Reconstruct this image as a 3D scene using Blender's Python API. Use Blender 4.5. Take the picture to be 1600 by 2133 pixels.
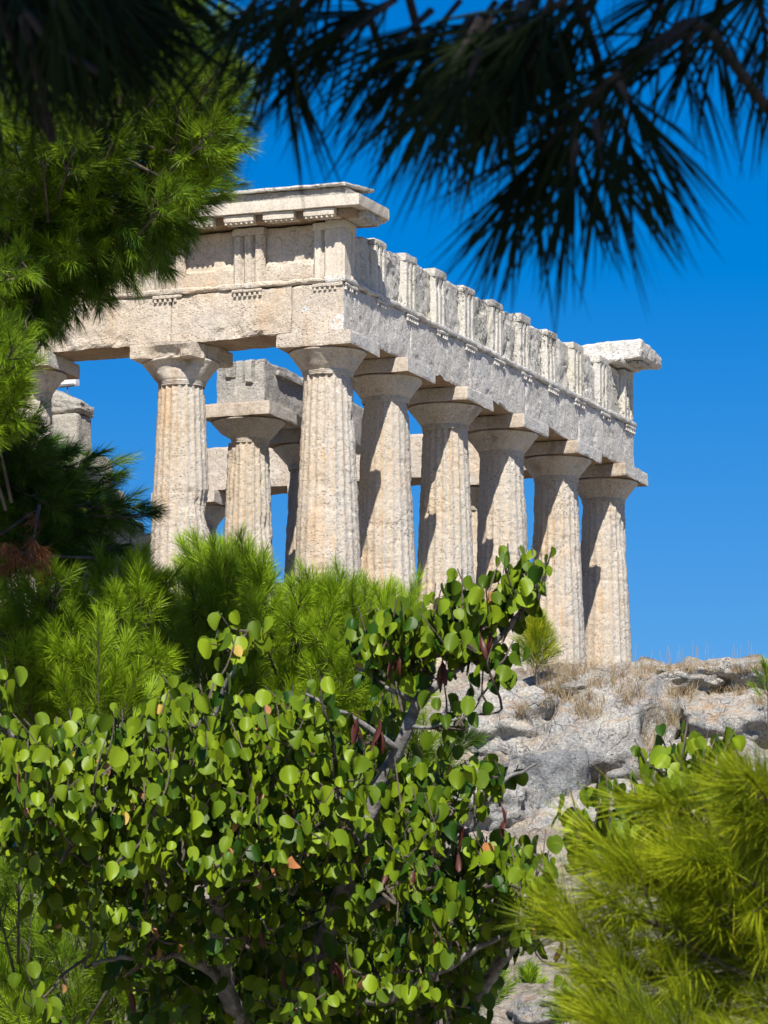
import bpy, bmesh, math, random
import numpy as np
from mathutils import Vector
from mathutils.bvhtree import BVHTree

rng = np.random.default_rng(7)
random.seed(7)
scn = bpy.context.scene
for o in list(bpy.data.objects):
    bpy.data.objects.remove(o)
COL = scn.collection

# ------------------------------------------------------------------ camera
CAM = np.array([-84.015, -33.488, -12.261])
YAW, PIT, FPX = math.radians(21.1965), math.radians(9.302), 12700.8
FW = np.array([math.cos(YAW) * math.cos(PIT), math.sin(YAW) * math.cos(PIT), math.sin(PIT)])
RT = np.array([math.sin(YAW), -math.cos(YAW), 0.0])
UP = np.cross(RT, FW)
cam = bpy.data.cameras.new("camera")
cam.sensor_fit = 'HORIZONTAL'
cam.sensor_width = 24.0
cam.lens = FPX / 1600 * 24.0
cam.clip_start = 0.2
cam.clip_end = 3000
cam.dof.use_dof = True
cam.dof.focus_distance = 80.0
cam.dof.aperture_fstop = 50
camo = bpy.data.objects.new("camera", cam)
COL.objects.link(camo)
camo.location = CAM
camo.rotation_euler = (math.pi / 2 + PIT, 0, YAW - math.pi / 2)
scn.camera = camo

# ------------------------------------------------------------------ sky and sun
SUN = np.array([-1.0, -0.37, 1.2]); SUN /= np.linalg.norm(SUN)     # towards the sun
world = bpy.data.worlds.new("World")
scn.world = world
world.use_nodes = True
wn = world.node_tree
wn.nodes.clear()
sky = wn.nodes.new("ShaderNodeTexSky")
sky.sky_type = 'NISHITA'
sky.sun_disc = False
sky.sun_elevation = math.asin(SUN[2])
sky.sun_rotation = math.atan2(SUN[0], SUN[1])
sky.altitude = 100
sky.air_density = 1.0
sky.dust_density = 0.4
sky.ozone_density = 3.0
hs = wn.nodes.new("ShaderNodeHueSaturation")
hs.inputs["Saturation"].default_value = 1.67
hs.inputs["Hue"].default_value = 0.516
hs.inputs["Value"].default_value = 1.13
bg = wn.nodes.new("ShaderNodeBackground")
bg.inputs["Strength"].default_value = 0.06
wo = wn.nodes.new("ShaderNodeOutputWorld")
wn.links.new(sky.outputs[0], hs.inputs["Color"])
wn.links.new(hs.outputs[0], bg.inputs["Color"])
wn.links.new(bg.outputs[0], wo.inputs[0])
sl = bpy.data.lights.new("sun", 'SUN')
sl.energy = 5.0
sl.angle = math.radians(0.5)
sl.color = (1.0, 0.95, 0.86)
so = bpy.data.objects.new("sun", sl)
COL.objects.link(so)
so.location = (-60, -40, 60)
so.rotation_euler = Vector(-SUN).to_track_quat('-Z', 'Y').to_euler()
scn.view_settings.view_transform = 'Standard'
scn.view_settings.look = 'None'
scn.view_settings.gamma = 1.0
scn.view_settings.exposure = 0.68
scn.view_settings.use_curve_mapping = False
scn.cycles.max_bounces = 6
scn.cycles.diffuse_bounces = 2
scn.cycles.transmission_bounces = 4
scn.cycles.use_denoising = True

# ------------------------------------------------------------------ helpers
def at(px, py, d):
    """point seen at photo pixel (px,py) at depth d in metres"""
    px = np.asarray(px, float); py = np.asarray(py, float); d = np.asarray(d, float)
    return (CAM + d[..., None] * FW + ((px - 800) / FPX * d)[..., None] * RT
            - ((py - 1066.5) / FPX * d)[..., None] * UP)

UH = np.array([math.cos(YAW), math.sin(YAW), 0.0])                 # horizontal view direction
def uw(u, w, z):
    return CAM * np.array([1, 1, 0]) + u * UH + w * RT + np.array([0, 0, z])

def tag(o, label=None, cat=None, group=None, kind=None):
    if label: o["label"] = label
    if cat: o["category"] = cat
    if group: o["group"] = group
    if kind: o["kind"] = kind
    return o

def empty(name, loc, label, cat, group=None, kind=None):
    o = bpy.data.objects.new(name, None)
    o.empty_display_size = 0.2
    COL.objects.link(o)
    o.location = loc
    return tag(o, label, cat, group, kind)

def link(name, me, parent=None):
    o = bpy.data.objects.new(name, me)
    COL.objects.link(o)
    if parent is not None:
        o.parent = parent
        p = Vector((0, 0, 0)); q = parent
        while q is not None:
            p += q.location; q = q.parent
        o.location = -p                     # meshes are written in world coordinates
        if parent.type == 'MESH':
            o.location = (0, 0, 0)
    return o

class MB:
    """collects faces with numpy and links them as one mesh object"""
    def __init__(s): s.v = []; s.f3 = []; s.f4 = []; s.n = 0; s.m3 = []; s.m4 = []; s.var = []
    def add(s, v, f, mat=0, var=None):
        v = np.asarray(v, float).reshape(-1, 3); f = np.asarray(f, int)
        if f.shape[1] == 3: s.f3.append(f + s.n); s.m3.append(np.broadcast_to(mat, len(f)))
        else: s.f4.append(f + s.n); s.m4.append(np.broadcast_to(mat, len(f)))
        s.v.append(v); s.n += len(v)
        s.var.append(np.zeros(len(v)) if var is None else np.broadcast_to(var, len(v)))
    def mesh(s, name, mats, smooth=False):
        v = np.concatenate(s.v)
        f3 = np.concatenate(s.f3) if s.f3 else np.zeros((0, 3), int)
        f4 = np.concatenate(s.f4) if s.f4 else np.zeros((0, 4), int)
        me = bpy.data.meshes.new(name)
        me.vertices.add(len(v)); me.vertices.foreach_set("co", v.astype(np.float32).ravel())
        nl = 3 * len(f3) + 4 * len(f4)
        me.loops.add(nl); me.loops.foreach_set("vertex_index", np.concatenate([f3.ravel(), f4.ravel()]).astype(np.int32))
        me.polygons.add(len(f3) + len(f4))
        ls = np.concatenate([np.arange(len(f3)) * 3, 3 * len(f3) + np.arange(len(f4)) * 4])
        me.polygons.foreach_set("loop_start", ls.astype(np.int32))
        mi = np.concatenate([np.asarray(x, int).ravel() for x in s.m3 + s.m4]) if (s.m3 or s.m4) else np.zeros(0, int)
        me.polygons.foreach_set("material_index", mi.astype(np.int32))
        me.polygons.foreach_set("use_smooth", np.full(len(f3) + len(f4), smooth))
        for m in (mats if isinstance(mats, (list, tuple)) else [mats]): me.materials.append(m)
        at_ = me.attributes.new("var", 'FLOAT', 'POINT')
        at_.data.foreach_set("value", np.concatenate(s.var).astype(np.float32))
        me.update(calc_edges=True); me.validate()
        return me
    def build(s, name, mats, parent=None, smooth=False):
        return link(name, s.mesh(name, mats, smooth), parent)

# --- value noise
_P = np.random.default_rng(3).random(65536)
def _h(ix, iy, iz, seed):
    return _P[(ix * 7349 + iy * 9151 + iz * 4723 + ix * iy * 31 + iy * iz * 57 + ix * iz * 83 + seed * 7919) & 65535]
def noise(p, scale=1.0, seed=0):
    q = np.asarray(p) * scale; i = np.floor(q).astype(np.int64); f = q - i; f = f * f * (3 - 2 * f)
    r = 0
    for dx in (0, 1):
        wx = f[..., 0] if dx else 1 - f[..., 0]
        for dy in (0, 1):
            wy = f[..., 1] if dy else 1 - f[..., 1]
            for dz in (0, 1):
                wz = f[..., 2] if dz else 1 - f[..., 2]
                r = r + wx * wy * wz * _h(i[..., 0] + dx, i[..., 1] + dy, i[..., 2] + dz, seed)
    return r * 2 - 1
def fbm(p, scale=1.0, oct=4, seed=0, gain=0.5):
    a = 1; s = 0
    for k in range(oct):
        s = s + a * noise(p, scale * 2.03 ** k, seed + k); a *= gain
    return s
def vnoise(p, scale, oct=3, seed=0):
    return np.stack([fbm(p, scale, oct, seed + 11 * k) for k in range(3)], -1)

def grid_faces(nu, nv, closed_u=False):
    i = np.arange(nu if closed_u else nu - 1); j = np.arange(nv - 1)
    I, J = np.meshgrid(i, j, indexing='ij'); I2 = (I + 1) % nu
    return np.stack([I * nv + J, I2 * nv + J, I2 * nv + J + 1, I * nv + J + 1], -1).reshape(-1, 4)

def block(mb, x0, x1, y0, y1, z0, z1, res=0.05, amp=0.008, edge=0.02, seed=0, fn=None, mat=0):
    """weathered stone block: a box of small faces pushed about by noise, its arrises worn"""
    lo = np.array([x0, y0, z0]); hi = np.array([x1, y1, z1]); c = (lo + hi) / 2; h = (hi - lo) / 2
    n = np.maximum(1, np.ceil((hi - lo) / res).astype(int))
    lin = [np.linspace(lo[k], hi[k], n[k] + 1) for k in range(3)]
    for ax in range(3):
        a, b = (ax + 1) % 3, (ax + 2) % 3
        A, B = np.meshgrid(lin[a], lin[b], indexing='ij')
        for side in (0, 1):
            P = np.zeros(A.shape + (3,)); P[..., a] = A; P[..., b] = B; P[..., ax] = (lo, hi)[side][ax]
            P = P.reshape(-1, 3)
            Q = erode(P, c, h, amp, edge, seed)
            if fn is not None: Q = fn(Q, P)
            F = grid_faces(len(lin[a]), len(lin[b]))
            if side == 0: F = F[:, ::-1]
            mb.add(Q, F, mat(ax, side) if callable(mat) else mat)
def erode(P, c, h, amp, edge, seed):
    d = (P - c) / h
    dist = h - np.abs(P - c)
    Q = P + vnoise(P + seed * 3.7, 5.0, 4, seed) * amp
    if edge > 0:
        n = 0.5 + 0.5 * fbm(P + seed * 1.3, 2.3, 4, seed + 5); n = np.clip(n, 0, 1.3) ** 2
        r = edge * (0.3 + 2.2 * n)
        near = np.clip(1 - dist / np.maximum(r[:, None], 1e-6), 0, 1)        # 1 on the face, 0 deep inside
        tot = near.sum(1) - near.max(1)                                       # only where two faces meet
        Q = Q - np.sign(P - c) * near * (r * np.clip(tot, 0, 1.5) * 0.42)[:, None]
    return Q

def tube(mb, pts, r, sides=6, mat=0, var=0.5):
    pts = np.asarray(pts, float); n = len(pts); r = np.atleast_1d(np.asarray(r, float))
    r = np.interp(np.linspace(0, 1, n), np.linspace(0, 1, len(r)), r) if len(r) > 1 else np.full(n, r[0])
    t = np.gradient(pts, axis=0); t /= np.linalg.norm(t, axis=1)[:, None] + 1e-9
    ref = np.array([0.31, 0.17, 0.93]) if abs(t[0] @ np.array([0.31, 0.17, 0.93])) < 0.95 else np.array([1.0, 0, 0])
    a = np.cross(t, ref); a /= np.linalg.norm(a, axis=1)[:, None] + 1e-9; b = np.cross(t, a)
    th = np.arange(sides) / sides * 2 * np.pi
    V = pts[None] + (np.cos(th)[:, None, None] * a[None] + np.sin(th)[:, None, None] * b[None]) * r[None, :, None]
    mb.add(V.reshape(-1, 3), grid_faces(sides, n, True), mat, var)
def curve(ctrl, n=12, jit=0.0, seed=0):
    """smooth polyline through control points"""
    ctrl = np.asarray(ctrl, float); m = len(ctrl)
    if m == 2: ctrl = np.array([ctrl[0], (ctrl[0] + ctrl[1]) / 2, ctrl[1]]); m = 3
    e = np.vstack([2 * ctrl[0] - ctrl[1], ctrl, 2 * ctrl[-1] - ctrl[-2]])
    out = []
    for i in range(m - 1):
        p0, p1, p2, p3 = e[i:i + 4]
        t = np.linspace(0, 1, n, endpoint=(i == m - 2))[:, None]
        out.append(0.5 * (2 * p1 + (p2 - p0) * t + (2 * p0 - 5 * p1 + 4 * p2 - p3) * t ** 2 + (3 * p1 - p0 - 3 * p2 + p3) * t ** 3))
    out = np.vstack(out)
    if jit: 
        k = vnoise(out, 3.0 / max(jit * 20, 0.3), 3, seed) * jit; k[0] = 0; out = out + k
    return out

# ------------------------------------------------------------------ materials
def newmat(name):
    m = bpy.data.materials.new(name); m.use_nodes = True
    nt = m.node_tree; nt.nodes.clear()
    out = nt.nodes.new("ShaderNodeOutputMaterial")
    return m, nt, out
class NT:
    def __init__(s, nt): s.nt = nt
    def n(s, t, **k):
        x = s.nt.nodes.new(t)
        for a, b in k.items(): setattr(x, a, b)
        return x
    def l(s, a, b): s.nt.links.new(a, b)
    def setin(s, inp, v):
        if hasattr(v, "is_output"): s.l(v, inp)
        else: inp.default_value = v
    def noise(s, vec, scale, detail=5, rough=0.55, dist=0.0):
        x = s.n("ShaderNodeTexNoise"); s.l(vec, x.inputs["Vector"])
        x.inputs["Scale"].default_value = scale; x.inputs["Detail"].default_value = detail
        x.inputs["Roughness"].default_value = rough; x.inputs["Distortion"].default_value = dist
        return x.outputs["Fac"]
    def voro(s, vec, scale, rand=1.0):
        x = s.n("ShaderNodeTexVoronoi"); s.l(vec, x.inputs["Vector"]); x.inputs["Scale"].default_value = scale
        x.inputs["Randomness"].default_value = rand
        return x.outputs["Distance"]
    def rng(s, v, a, b, c=0.0, d=1.0):
        x = s.n("ShaderNodeMapRange"); s.setin(x.inputs[0], v)
        for i, k in enumerate((a, b, c, d)): s.setin(x.inputs[1 + i], k)
        return x.outputs[0]
    def math(s, op, a, b=0.5):
        x = s.n("ShaderNodeMath", operation=op); s.setin(x.inputs[0], a); s.setin(x.inputs[1], b)
        return x.outputs[0]
    def mix(s, f, a, b, mode='MIX'):
        x = s.n("ShaderNodeMix", data_type='RGBA', blend_type=mode)
        s.setin(x.inputs[0], f)
        for k, v in ((6, a), (7, b)):
            if hasattr(v, "is_output"): s.l(v, x.inputs[k])
            else: x.inputs[k].default_value = (*v, 1.0)
        return x.outputs[2]
    def stretch(s, vec, sc):
        x = s.n("ShaderNodeVectorMath", operation='MULTIPLY'); s.l(vec, x.inputs[0]); x.inputs[1].default_value = sc
        return x.outputs[0]

def stone(name, base, base2, ochre, och_amt, grey_amt, north=0.0, pit=1.0, black=0.0, bump=0.02, grey=(0.36, 0.355, 0.34), bsc=15):
    m, nt, out = newmat(name); N = NT(nt)
    geo = N.n("ShaderNodeNewGeometry"); P = geo.outputs["Position"]
    c = N.mix(N.rng(N.noise(P, 0.9, 6), .35, .65), base, base2)
    och = N.rng(N.noise(N.stretch(P, (1, 1, .55)), 1.7, 6, .6, .4), .52, .70, 0, och_amt)
    c = N.mix(och, c, ochre)
    st = N.rng(N.noise(N.stretch(P, (7, 7, .5)), 1.0, 4), .45, .75, 0, .35)
    c = N.mix(st, c, tuple(x * .62 for x in base))
    if grey_amt or north:
        sx = N.n("ShaderNodeSeparateXYZ"); N.l(geo.outputs["Normal"], sx.inputs[0])
        nn = N.rng(sx.outputs["Y"], -.15, -.75, 0, north)
        g = N.math('ADD', N.rng(N.noise(P, 1.3, 7, .65), .42, .62, 0, grey_amt), nn)
        gn = N.rng(N.noise(P, 5, 8, .7), .3, .6, .55, 1.0)
        g = N.math('MULTIPLY', g, gn)
        g = N.math('MINIMUM', g, .92)
        c = N.mix(g, c, grey)
    # pale crust
    c = N.mix(N.rng(N.noise(P, 3.3, 8, .7), .56, .68, 0, .45), c, (.66, .62, .55))
    fine = N.noise(P, 28, 6, .7)
    c = N.mix(1.0, c, N.mix(N.rng(fine, .3, .7), (.70, .69, .68), (1.12, 1.12, 1.12)), 'MULTIPLY')
    # pits
    pmask = N.rng(N.noise(P, 2.2, 4), .40, .62)
    pv = N.voro(N.stretch(P, (1, 1, 1.6)), 17)
    pits = N.math('MULTIPLY', N.rng(pv, .16, .30, 1, 0), pmask)
    pv2 = N.rng(N.noise(P, 40, 3, .6), .62, .70)
    pits2 = N.math('MULTIPLY', pv2, N.rng(N.noise(P, 3.1, 4), .40, .60, .15, 1))
    pp = N.math('MULTIPLY', N.math('MAXIMUM', pits, pits2), pit)
    pp = N.math('MINIMUM', pp, 1.0)
    c = N.mix(N.math('MULTIPLY', pp, .55), c, (.13, .10, .075))
    if black:
        bl = N.math('MULTIPLY', N.rng(N.noise(P, 2.0, 5, .6), .45, .6), N.rng(N.noise(P, 24, 6, .75), .50, .58))
        c = N.mix(N.math('MULTIPLY', bl, black), c, (.045, .043, .04))
    h = N.math('ADD', N.math('MULTIPLY', N.noise(P, bsc, 8, .68), 1.3), N.math('MULTIPLY', pp, -.55))
    h = N.math('ADD', h, N.math('MULTIPLY', N.noise(N.stretch(P, (1, 1, 2.2)), 42, 5, .6), .6))
    bp = N.n("ShaderNodeBump"); bp.inputs["Strength"].default_value = 1.0; bp.inputs["Distance"].default_value = bump
    N.l(h, bp.inputs["Height"])
    b = N.n("ShaderNodeBsdfPrincipled"); b.inputs["Roughness"].default_value = .92
    b.inputs["Specular IOR Level"].default_value = .15
    N.l(c, b.inputs["Base Color"]); N.l(bp.outputs[0], b.inputs["Normal"]); N.l(b.outputs[0], out.inputs[0])
    return m
CREAM, CREAM2, OCH = (.56, .47, .365), (.60, .53, .44), (.55, .36, .19)
M_flank = stone("limestone_flank", (.60, .505, .395), (.645, .565, .465), OCH, .45, .3, pit=1.2, bump=.022)
M_front = stone("limestone_front", (.66, .63, .575), (.72, .69, .645), (.62, .52, .40), .25, .6, black=.35, bump=.021, grey=(.60, .60, .575))
M_frieze = stone("limestone_frieze", (.58, .55, .49), (.64, .61, .55), (.64, .58, .28), .3, .35, pit=.7, black=1.0, bump=.015, grey=(.48, .475, .46))
M_col = stone("limestone_column", (.58, .465, .335), (.60, .51, .41), (.60, .38, .19), .7, .2, north=.75, pit=1.25, bump=.022, grey=(.53, .51, .47))
M_cap = stone("limestone_capital", (.50, .42, .33), (.55, .48, .40), (.20, .10, .045), .85, .3, north=.5, pit=.4, black=.35, bump=.010, grey=(.58, .56, .52))
M_new = stone("limestone_restored", (.60, .535, .44), (.63, .57, .48), (.58, .45, .32), .15, .10, pit=.25, bump=.006)
M_wall = stone("limestone_cella", (.47, .44, .39), (.52, .49, .44), (.45, .38, .28), .2, .7, black=.3, bump=.03, grey=(.36, .36, .35))
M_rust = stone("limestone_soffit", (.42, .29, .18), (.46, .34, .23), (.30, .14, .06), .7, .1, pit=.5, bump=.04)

def rockmat(name, pale, grey, orange=.8, dark=.8):
    m, nt, out = newmat(name); N = NT(nt)
    geo = N.n("ShaderNodeNewGeometry"); P = geo.outputs["Position"]
    c = N.mix(N.rng(N.noise(P, 1.4, 8, .65), .40, .60), pale, grey)
    c = N.mix(N.rng(N.noise(P, 6, 8, .7), .55, .66, 0, .6), c, (.60, .57, .52))
    sx = N.n("ShaderNodeSeparateXYZ"); N.l(geo.outputs["Normal"], sx.inputs[0])
    top = N.rng(sx.outputs["Z"], .25, .85)
    o = N.math('MULTIPLY', N.rng(N.noise(P, 3.2, 7, .7), .50, .62), top)
    c = N.mix(N.math('MULTIPLY', o, orange), c, (.46, .25, .10))
    c = N.mix(N.math('MULTIPLY', N.rng(N.noise(P, 2.1, 6), .42, .6), N.math('MULTIPLY', top, .6)), c, (.58, .50, .38))
    bl = N.math('MULTIPLY', N.rng(N.noise(P, 2.3, 5), .45, .62), N.rng(N.noise(P, 17, 7, .75), .52, .60))
    c = N.mix(N.math('MULTIPLY', bl, dark), c, (.07, .066, .06))
    fine = N.noise(P, 26, 7, .72)
    c = N.mix(1.0, c, N.mix(N.rng(fine, .35, .65), (.55, .545, .54), (1.15, 1.15, 1.15)), 'MULTIPLY')
    pits = N.rng(N.voro(P, 13), .12, .28, 1, 0)
    pits = N.math('MULTIPLY', pits, N.rng(N.noise(P, 1.9, 4), .45, .6))
    c = N.mix(N.math('MULTIPLY', pits, .5), c, (.12, .10, .08))
    wv = N.n("ShaderNodeVectorMath", operation='ADD'); N.l(P, wv.inputs[0])
    nz = N.n("ShaderNodeTexNoise"); N.l(P, nz.inputs["Vector"]); nz.inputs["Scale"].default_value = 1.8; nz.inputs["Detail"].default_value = 5
    sc_ = N.n("ShaderNodeVectorMath", operation='SCALE'); N.l(nz.outputs["Color"], sc_.inputs[0]); sc_.inputs["Scale"].default_value = .8
    N.l(sc_.outputs[0], wv.inputs[1])
    ve = N.n("ShaderNodeTexVoronoi", feature='DISTANCE_TO_EDGE'); N.l(N.stretch(wv.outputs[0], (1, 1, 1.5)), ve.inputs["Vector"]); ve.inputs["Scale"].default_value = 1.5
    crack = N.math('MULTIPLY', N.rng(ve.outputs["Distance"], .004, .03, 1, 0), N.rng(N.noise(P, 1.1, 3), .42, .56))
    c = N.mix(N.math('MULTIPLY', crack, .35), c, (.10, .09, .08))
    c = N.mix(N.math('MULTIPLY', N.rng(N.noise(P, 9, 8, .75), .56, .62), .55), c, (.22, .215, .21))
    h = N.math('ADD', N.noise(P, 5, 10, .7), N.math('MULTIPLY', N.noise(P, 22, 8, .7), .6))
    h = N.math('ADD', h, N.math('MULTIPLY', crack, -.25))
    h = N.math('ADD', h, N.math('MULTIPLY', pits, -.3))
    bp = N.n("ShaderNodeBump"); bp.inputs["Strength"].default_value = 1.0; bp.inputs["Distance"].default_value = .09
    N.l(h, bp.inputs["Height"])
    b = N.n("ShaderNodeBsdfPrincipled"); b.inputs["Roughness"].default_value = .95; b.inputs["Specular IOR Level"].default_value = .1
    N.l(c, b.inputs["Base Color"]); N.l(bp.outputs[0], b.inputs["Normal"]); N.l(b.outputs[0], out.inputs[0])
    return m
M_rock = rockmat("outcrop_rock", (.56, .535, .49), (.38, .38, .375))
M_rockd = rockmat("outcrop_rock_grey", (.30, .31, .32), (.20, .21, .22), .1, .8)
M_ground = rockmat("hillside_ground", (.42, .385, .335), (.24, .21, .17), .2, .8)

def leafmat(name, c0, c1, trans, rough=.5, spec=.3, tint=(.30, .42, .02)):
    m, nt, out = newmat(name); N = NT(nt)
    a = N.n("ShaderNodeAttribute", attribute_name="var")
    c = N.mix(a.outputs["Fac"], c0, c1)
    b = N.n("ShaderNodeBsdfPrincipled"); b.inputs["Roughness"].default_value = rough
    b.inputs["Specular IOR Level"].default_value = spec
    N.l(c, b.inputs["Base Color"])
    t = N.n("ShaderNodeBsdfTranslucent"); N.l(N.mix(.5, c, tint), t.inputs["Color"])
    x = N.n("ShaderNodeMixShader"); x.inputs[0].default_value = trans
    N.l(b.outputs[0], x.inputs[1]); N.l(t.outputs[0], x.inputs[2]); N.l(x.outputs[0], out.inputs[0])
    return m
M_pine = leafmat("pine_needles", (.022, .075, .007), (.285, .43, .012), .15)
M_pine_y = leafmat("pine_needles_yellowish", (.10, .17, .008), (.46, .49, .012), .30)
M_pine_shade = leafmat("pine_needles_shade", (.012, .022, .009), (.028, .042, .014), .05, .8, .05, tint=(.02, .04, .01))  # needle colour taken near black to deepen the shade on the overhead boughs
M_dead = leafmat("dead_needles", (.22, .08, .03), (.34, .14, .05), .2, tint=(.3, .12, .04))
M_leaf = leafmat("round_leaves", (.018, .055, .004), (.175, .25, .010), .12, .42, .14, tint=(.25, .36, .02))
M_leaf_y = leafmat("yellow_leaves", (.50, .36, .05), (.60, .40, .10), .3, tint=(.5, .35, .05))
M_leaf_o = leafmat("orange_leaves", (.48, .20, .07), (.55, .33, .16), .25, tint=(.5, .2, .06))
M_pod = leafmat("seed_pod_skin", (.05, .013, .010), (.10, .028, .018), .1, .45, tint=(.2, .03, .02))
M_grass = leafmat("dry_grass_blades", (.22, .15, .08), (.42, .33, .19), .2, tint=(.4, .3, .15))
def barkmat(name, a, b, sc=14):
    m, nt, out = newmat(name); N = NT(nt)
    geo = N.n("ShaderNodeNewGeometry"); P = geo.outputs["Position"]
    c = N.mix(N.rng(N.noise(P, sc, 6, .65), .38, .62), a, b)
    bp = N.n("ShaderNodeBump"); bp.inputs["Distance"].default_value = .01
    N.l(N.noise(P, sc * 2.5, 6, .7), bp.inputs["Height"])
    p = N.n("ShaderNodeBsdfPrincipled"); p.inputs["Roughness"].default_value = .9
    N.l(c, p.inputs["Base Color"]); N.l(bp.outputs[0], p.inputs["Normal"]); N.l(p.outputs[0], out.inputs[0])
    return m
M_bark = barkmat("pine_bark", (.026, .021, .018), (.075, .06, .05))
M_twig = barkmat("pine_twig", (.06, .045, .035), (.15, .12, .095))
M_jbark = barkmat("grey_bark", (.13, .12, .115), (.30, .29, .28), 30)
def plain(name, c, rough=.5, metal=0.0):
    m, nt, out = newmat(name); N = NT(nt)
    geo = N.n("ShaderNodeNewGeometry")
    cc = N.mix(N.rng(N.noise(geo.outputs["Position"], 20, 4), .4, .6, 0, .25), c, tuple(x * .7 for x in c))
    p = N.n("ShaderNodeBsdfPrincipled"); p.inputs["Roughness"].default_value = rough; p.inputs["Metallic"].default_value = metal
    N.l(cc, p.inputs["Base Color"]); N.l(p.outputs[0], out.inputs[0])
    return m
M_white = plain("white_enamel", (.75, .76, .78), .4)
M_steel = plain("grey_steel", (.22, .23, .24), .5, .6)

# ------------------------------------------------------------------ ground
UC = [-400, -60, -10, 0, 20, 40, 50, 60, 75, 79.5, 82, 84.5, 86.5, 90, 130, 400, 1500]
ZC = [-60, -24, -14.8, -13.9, -12.0, -9.0, -7.75, -6.55, -4.6, -3.4, -2.0, -.85, -.55, -.5, -.6, -8, -120]
def ground_z(u, w):
    z = np.interp(u, UC, ZC)
    p = np.stack([u, w, np.zeros_like(u)], -1)
    rough = np.clip((u - 28) / 15, 0.15, 1) * np.clip((110 - u) / 20, 0.1, 1)
    z = z + fbm(p, .45, 5, 4) * .16 * rough + np.abs(fbm(p, 1.6, 4, 9)) * .22 * rough
    z = z + np.clip(np.abs(w) - 25, 0, 60) * -.02
    return z
us = np.unique(np.concatenate([np.linspace(-400, -60, 8), np.linspace(-60, 34, 60), np.arange(34, 92, .13), np.linspace(92, 130, 30), np.linspace(130, 1500, 20)]))
ws = np.unique(np.concatenate([np.linspace(-900, -40, 10), np.linspace(-40, -3, 30), np.arange(-3, 8, .13), np.linspace(8, 40, 26), np.linspace(40, 900, 10)]))
U, W = np.meshgrid(us, ws, indexing='ij')
Z = ground_z(U, W)
GV = CAM * np.array([1, 1, 0]) + U[..., None] * UH + W[..., None] * RT; GV[..., 2] = Z
mb = MB(); GF = grid_faces(len(us), len(ws))[:, ::-1]; mb.add(GV.reshape(-1, 3), GF)
tag(mb.build("ground", M_ground, None, True), "rocky hillside rising to the temple terrace", "ground", kind="structure")
def gz(p):
    d = np.asarray(p) - CAM
    return float(ground_z(np.array([d @ UH]), np.array([d @ RT]))[0])

# ------------------------------------------------------------------ temple
A_, L = .42, 12.654
ZN, ZA, ZC_, ZT, ZF = 4.60, 4.985, 5.213, 6.067, 6.914
AX = [0, 2.40, 5.018, 7.636, 10.254, 12.654]
AY = [0, 2.40, 4.96, 7.52, 10.08]
temple = empty("temple", (6.3, 5, 0), "ruined limestone temple colonnade on the rocky hilltop", "temple")

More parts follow.
